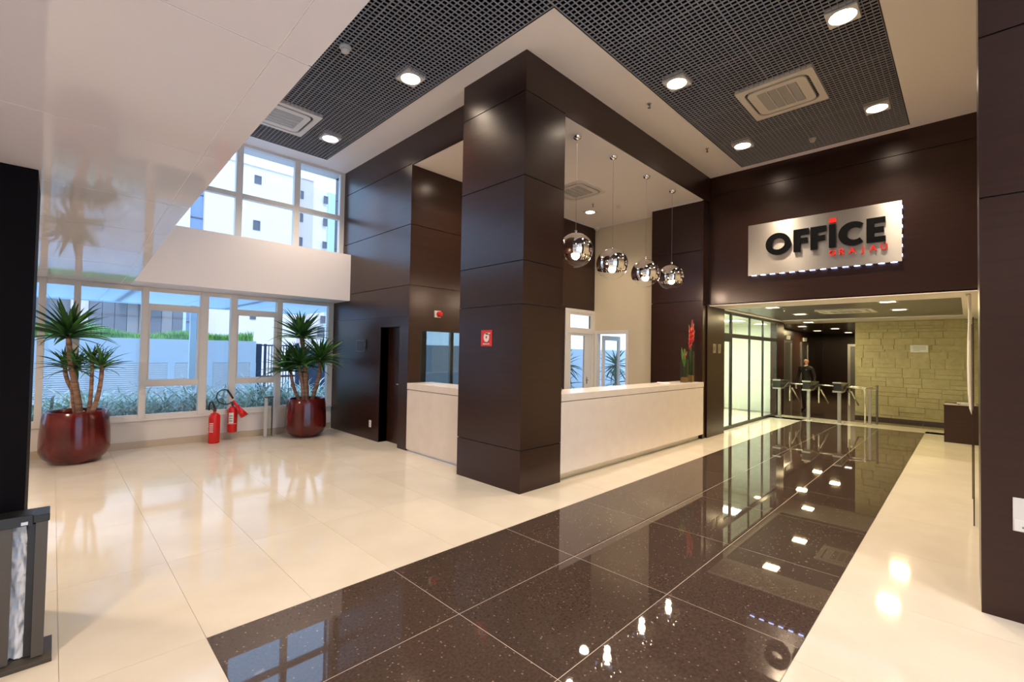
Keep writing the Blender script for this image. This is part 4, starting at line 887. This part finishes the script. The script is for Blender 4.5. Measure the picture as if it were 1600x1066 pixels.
# ================================================================== PERSON
def person(loc, rz, label, H=1.62):
    k = H/1.75
    t = thing('person', label, 'person', loc, rz)
    V = {}; E = []; Rr = {}
    def v(n_, p, r, par=None):
        V[n_] = len(V); Rr[n_] = (p, r)
        if par: E.append((V[par], V[n_]))
    v('pelvis', (0, 0, .95), (.13, .10)); v('waist', (0, 0, 1.10), (.135, .10), 'pelvis'); v('chest', (.01, 0, 1.30), (.155, .115), 'waist'); v('upper', (.0, 0, 1.42), (.13, .095), 'chest')
    v('neck', (.0, 0, 1.50), (.055, .055), 'upper'); v('jaw', (.015, 0, 1.565), (.06, .07), 'neck'); v('head', (.01, 0, 1.65), (.078, .092), 'jaw'); v('crown', (.0, 0, 1.71), (.06, .07), 'head')
    for s, n_ in ((1, 'l'), (-1, 'r')):
        v('sh'+n_, (0, s*.19, 1.41), (.062, .062), 'upper'); v('el'+n_, (-.02, s*.265, 1.14), (.048, .048), 'sh'+n_); v('wr'+n_, (.06, s*.29, .90), (.034, .030), 'el'+n_); v('pa'+n_, (.08, s*.285, .82), (.036, .020), 'wr'+n_)
        for q, (dx, ln) in enumerate(((-.028, .075), (-.010, .09), (.010, .085), (.028, .065))):
            v('f%d%s' % (q, n_), (.085+dx, s*.285, .775), (.011, .011), 'pa'+n_); v('g%d%s' % (q, n_), (.092+dx, s*.268, .775-ln*.75), (.008, .008), 'f%d%s' % (q, n_))
        v('t0'+n_, (.115, s*.27, .835), (.012, .012), 'pa'+n_); v('t1'+n_, (.13, s*.26, .79), (.009, .009), 't0'+n_)
        v('hip'+n_, (0, s*.095, .90), (.095, .10), 'pelvis'); v('kn'+n_, (.02 if s > 0 else -.03, s*.105, .50), (.062, .065), 'hip'+n_); v('an'+n_, (.02 if s > 0 else -.09, s*.11, .10), (.048, .05), 'kn'+n_)
        v('he'+n_, (.03 if s > 0 else -.08, s*.11, .045), (.045, .04), 'an'+n_); v('to'+n_, (.17 if s > 0 else .06, s*.125, .03), (.042, .028), 'he'+n_)
    me = bpy.data.meshes.new('body'); names = list(V); me.from_pydata([Rr[n_][0] for n_ in names], E, [])
    ob = bpy.data.objects.new('tmp', me); COL.objects.link(ob); sk = ob.modifiers.new('s', 'SKIN'); sk.use_smooth_shade = True
    for i, n_ in enumerate(names):
        sv = me.skin_vertices[0].data[i]; sv.radius = Rr[n_][1]; sv.use_root = (n_ == 'pelvis')
    sb = ob.modifiers.new('u', 'SUBSURF'); sb.levels = 2; sb.render_levels = 2
    bpy.context.view_layer.update(); m2 = bpy.data.meshes.new_from_object(ob.evaluated_get(bpy.context.evaluated_depsgraph_get())); bpy.data.objects.remove(ob)
    m2.materials.clear()
    for x in (SUIT, SKIN, HAIR, GLOVE, BLACK): m2.materials.append(x)
    for p in m2.polygons:
        c = p.center; mi = 0
        if c.z > 1.515 and abs(c.y) < .15: mi = 1
        if mi == 1 and (c.z > 1.705 or (c.z > 1.60 and c.x < -.02)): mi = 2
        if abs(c.y) > .22 and c.z < .895: mi = 3
        if c.z < .075: mi = 4
        p.material_index = mi; p.use_smooth = True
    m2.transform(Matrix.Scale(k, 4)); link('body', m2, t)
    # face, collar
    fm = MB(); fm.smooth = True; fm.tube([(.082*k, 0, 1.655*k), (.108*k, 0, 1.615*k), (.085*k, 0, 1.605*k)], [.008, .014, .01], 8)
    for s in (1, -1): fm.sphere((.0*k, s*.082*k, 1.635*k), .022*k, 10, 6, (.6, .35, 1.2))
    part('nose_and_ears', fm, SKIN, t)
    fm = MB(); fm.smooth = True
    for s in (1, -1): fm.sphere((.078*k, s*.032*k, 1.655*k), .011*k, 8, 6)
    part('eyes', fm, BLACK, t)
    fm = MB(); fm.tube([(.085*k, -.022*k, 1.578*k), (.094*k, 0, 1.576*k), (.085*k, .022*k, 1.578*k)], .004, 6); part('mouth', fm, mat('lips', (.35, .10, .08), .5), t)
    fm = MB(); fm.smooth = True; fm.lathe([(.066*k, 1.475*k), (.062*k, 1.515*k)], n=20, cap=False); part('shirt_collar', fm, PAPER, t)
    fm = MB()
    for s in (1, -1): fm.prism([(.16*k*s*0+.004*s, 1.30*k), (.05*s, 1.46*k), (.02*s, 1.47*k)], .115*k, .122*k, 'yz')
    part('lapel', fm, BLACK, t); part('name_badge', bx(.128*k, .05, 1.36*k, .134*k, .085, 1.375*k), GREYP, t)
    return t
person((16.75, 3.60, 0), PI-.30, 'man in a black suit walking behind the turnstiles', 1.66)

# ================================================================== OUTSIDE
struct('ground', bx(-30, 9.8, -.5, 60, 60, -.12), GROUND, 'pale paved ground outside'); struct('ground_front', bx(-30, -30, -.5, 60, -4.1, -.12), LOUV)  # unseen front ground kept pale to bounce daylight up onto the ceiling
struct('ground_side', bx(25.2, -30, -.5, 60, 9.8, -.12), GROUND); struct('ground_court', bx(8.6, 5.7, -.13, 25.2, 9.8, -.05), GROUND)
struct('planting_bed', bx(-3, 9.82, -.12, 4.9, 11.6, .18), SOIL, 'soil of the planting bed outside the windows')
def strap_mesh(seed, n=46, L=.62):
    rg = random.Random(seed); mb = MB(); mb.smooth = True
    for i in range(n):
        az = rg.uniform(0, 2*PI); el = rg.uniform(.75, 1.5); ln = L*rg.uniform(.6, 1.15); w = rg.uniform(.009, .016); d = Vector((math.cos(az), math.sin(az), 0)); sd = Vector((-d.y, d.x, 0)); a = el; p = Vector((rg.uniform(-.06, .06), rg.uniform(-.06, .06), 0)); vs = []; N_ = 6
        for k in range(N_+1):
            ww = w*(1-(k/N_)**2)+.001; vs += [p-sd*ww, p+sd*ww]; p = p+(d*math.cos(a)+Vector((0, 0, 1))*math.sin(a))*(ln/N_); a -= rg.uniform(.15, .42)
        vs = [Vector((q.x*min(1, .33/max(.01, math.hypot(q.x, q.y))), q.y*min(1, .33/max(.01, math.hypot(q.x, q.y))), q.z)) for q in vs]
        mb.add(vs, [(2*k, 2*k+1, 2*k+3, 2*k+2) for k in range(N_)])
    return mb.mesh('strap_clump', LEAF2)
SM = [strap_mesh(i) for i in range(4)]; rg = random.Random(2)
for i in range(54):
    x = -.9+(i % 18)*.32+rg.uniform(-.12, .12); y = 10.34+(i//18)*.50+rg.uniform(-.1, .1)
    o = link('strap_plant', SM[i % 4], None, (x, y, .18), (0, 0, rg.uniform(0, 6))); s_ = rg.uniform(1.45, 1.75)*(1+.08*(i//18)); o.scale = (s_, s_, s_)
    tag(o, 'pale green strap-leaved clump in the bed outside the lower windows', 'plant', 'strap-leaved clumps outside the windows')
# garden wall with louvred bays
gw = thing('garden_wall', 'pale blue garden wall with louvred bays and grass on top, outside', 'wall', (0, 15, 0))
part('upper_wall', bx(-8, 0, 1.24, 4.27, .3, 1.87), BLUEW, gw); part('base_wall', bx(-8, -.02, -.12, 4.27, .3, .42), LOUV, gw); part('backing', bx(-8, .12, .42, 4.27, .3, 1.24), BLUEW, gw)
for px_ in (-5.6, -4.2, -2.8, -1.4, -.75, .80, 2.235, 3.10, 4.20): part('pier', bx(px_-.075, -.01, .42, px_+.075, .12, 1.24), BLUEW, gw)
pp = [-5.6, -4.2, -2.8, -1.4, -.75, .80, 2.235, 3.10, 4.20]
for a, b in zip(pp, pp[1:]):
    mb = MB(); z_ = .44
    while z_ < 1.22: mb.box(a+.075, .0, z_, b-.075, .02, z_+.036); z_ += .050
    for i in range(0): pass
    part('louvre_slats', mb, LOUV, gw)['kind'] = 'stuff'
part('side_wall', bx(6.9, 0, -.12, 26, .3, 1.9), BLUEW, gw)
mb = MB(); rg = random.Random(4)
for i in range(9000):
    x = rg.uniform(-6, 4.2); h = .07+.34*max(0, .5+.5*math.sin(x*2.1+1)*math.sin(x*.9+.6))*rg.uniform(.3, 1.1)+rg.uniform(0, .08); y = rg.uniform(.05, .9); dx = rg.uniform(-.07, .07); w = .012
    mb.add([(x-w, y, 0), (x+w, y, 0), (x+dx*.5+w*.7, y+rg.uniform(-.03, .03), h*.6), (x+dx, y+rg.uniform(-.05, .05), h)], [(0, 1, 2), (0, 2, 3)])
o = link('wall_grass', mb.mesh('wall_grass', GRASS), None, (0, 15, 1.86)); tag(o, 'fresh green grass growing along the top of the garden wall', 'grass', None, True)
struct('terrace', bx(-8, 15.3, -.12, 4.27, 29, 1.84), GROUND, 'raised ground behind the garden wall')
# gate
gt = thing('metal_gate', 'dark blue metal bar gate at the end of the garden wall', 'gate', (4.30, 15.1, -.1)); GB = mat('dark blue steel', (.03, .05, .10), .5)
part('post', bx(0, -.05, 0, .14, .05, 1.9), GB, gt); part('post', bx(.22, -.03, 0, .28, .03, 1.9), GB, gt); part('rail', bx(.14, -.02, 1.84, 1.1, .02, 1.88), GB, gt); part('rail', bx(.14, -.02, .5, 1.1, .02, .54), GB, gt)
for k in range(9): part('bar', bx(.34+k*.085, -.012, .1, .36+k*.085, .012, 1.84), GB, gt)
gt = thing('solid_gate', 'dark blue solid gate panels behind the corner plant, outside', 'gate', (5.50, 15.1, -.1))
for k in range(2): part('gate_panel', bx(.02+k*.66, -.03, .1, .64+k*.66, .03, 1.75), GB, gt)
part('post', bx(-.05, -.05, 0, .02, .05, 1.95), GB, gt); part('post', bx(1.32, -.05, 0, 1.38, .05, 1.95), GB, gt)
# canopy and pillar
cn = thing('entrance_canopy', 'pale blue sheet canopy outside over the lower windows', 'canopy', (0, 9.85, 2.62))
for k in range(7): part('canopy_sheet', bx(-5+k*1.41, 0, 0, -5+(k+1)*1.41-.01, 3.0, .03), CANOPY, cn)
part('edge_rail', bx(-5, 3.0, -.02, 4.87, 3.05, .05), CANOPY, cn); part('rafter', bx(.9, 0, .03, .98, 3.0, .12), CANOPY, cn); part('rafter', bx(2.9, 0, .03, 2.98, 3.0, .12), CANOPY, cn)
t = thing('canopy_pillar', 'slim pale blue pillar outside the third window', 'pillar', (2.25, 12.55, -.12)); part('shaft', bx(-.06, -.06, 0, .06, .06, 2.74), BLUEW, t); part('foot', bx(-.09, -.09, 0, .09, .09, .03), BLUEW, t)
# buildings
def wins(t, lst, m_):
    for x0, z0, x1, z1 in lst:
        f = part('window', MB().box(x0-.05, -.04, z0-.05, x1+.05, .02, z0).box(x0-.05, -.04, z1, x1+.05, .02, z1+.05).box(x0-.05, -.04, z0, x0, .02, z1).box(x1, -.04, z0, x1+.05, .02, z1), BLDG, t)
        part('pane', bx(x0, -.012, z0, x1, -.002, z1), m_, f)
t = thing('apartment_block', 'tall white apartment block with small windows seen through the upper windows', 'building', (5.6, 30, 0))
part('wall', bx(.12, 0, 0, 5.22, 8, 12.45), BLDW, t); wins(t, [(2.62, 11.5, 2.90, 11.9), (2.62, 8.72, 2.90, 9.2), (2.62, 6.0, 2.9, 6.45), (2.60, 3.39, 2.82, 3.68)], WIND)
part('wall', bx(-9.0, .1, 4.2, -.5, 8, 11.5), BLDW, t); part('stair_glazing', bx(-.5, .3, 0, .12, 8, 11.9), WINB, t)
for z_ in (3, 5, 7, 8.8, 10.1, 11.2): part('glazing_bar', bx(-.5, .26, z_, .12, .3, z_+.06), BLDG, t)
part('roof', bx(.05, -.08, 12.45, 5.24, 8.1, 12.52), BLDW, t)
t = thing('pink_building', 'pinkish beige building beside the white block', 'building', (10.86, 30.3, 0))
part('wall', bx(0, 0, 0, .9, 8, 12.6), BLDP, t); part('wall', bx(.9, .15, 0, 1.85, 8, 12.3), BLDW, t); part('roof', bx(0, -.05, 12.6, .9, 8, 12.66), BLDP, t)
wins(t, [(.05, 11.35, .22, 11.75), (.05, 9.85, .22, 10.3), (.05, 8.3, .22, 8.75), (.05, 6.8, .22, 7.2)], WIND); wins(t, [(1.62, 11.4, 1.80, 11.8), (1.62, 9.9, 1.80, 10.3), (1.62, 8.4, 1.80, 8.75), (1.62, 3.4, 1.85, 3.8), (1.45, 2.5, 1.8, 3.05)], WIND)
t = thing('blue_tower', 'pale blue glazed tower at the right of the upper windows', 'building', (12.75, 31, 0)); part('wall', bx(0, 0, 0, 4.5, 8, 12.4), BLDB, t)
for k in range(5): part('glazing_fin', bx(.3+k*.5, -.05, 2, .34+k*.5, 0, 12.3), BLDW, t)
t = thing('grey_annexe', 'low annexe with grey facade panels behind the garden wall', 'building', (1.1, 28, 1.8))
part('wall', bx(0, .1, 0, 3.5, 1.6, 2.6), BLDG2, t)
for k in range(8): part('facade_panel', bx(.02+k*.435, 0, .35, .02+k*.435+.415, .1, 2.05), BLDG if k not in (3, 4, 6) else mat('pale curtain', (.26, .235, .235), .7), t)
part('awning', bx(1.0, -.6, 1.85, 2.6, .1, 2.0), LOUV, t); part('facade_panel', bx(.02, 0, 2.05, 3.48, .1, 2.6), BLDG, t)
t = thing('white_house', 'white rendered house wall at the left behind the garden wall', 'building', (-7, 28.5, 1.8)); part('wall', bx(0, 0, 0, 8.1, 1.4, 2.3), BLDW, t); part('shutter', bx(5.6, -.05, .4, 7.5, 0, 1.9), BLDG, t); part('shutter', bx(3.2, -.05, .4, 5.2, 0, 1.9), BLDG, t)
t = thing('lamp_pole', 'thin dark lamp pole outside behind the fourth window', 'pole', (3.9, 22, 1.8)); mb = MB(); mb.tube([(0, 0, 0), (0, 0, 1.5), (-.05, 0, 1.65), (-.15, 0, 1.72)], .03, 8); part('pole', mb, BLDG, t); part('lamp_head', bx(-.25, -.05, 1.70, -.12, .05, 1.75), BLDG, t)
# climbing palm outside the reception door and plants in the court
def palm(x, y, z, n, sc, label, seed):
    t = thing('garden_palm', label, 'plant', (x, y, z)); mb = MB(); mb.smooth = True; mb.tube([(0, 0, 0), (.03, 0, .8), (0, 0, 1.4)], [.05, .04, .03], 10); part('trunk', mb, BARK, t); rosette(t, (0, 0, 1.45), n, sc, seed, -.9); rosette(t, (0, 0, .9), n//2, sc, seed+1, -.9)
palm(10.15, 8.0, -.05, 50, 1.3, 'drooping palm outside the glazed reception door', 31)
palm(12.6, 7.9, -.05, 40, 1.5, 'leafy plant outside the cream wall doorway', 33)
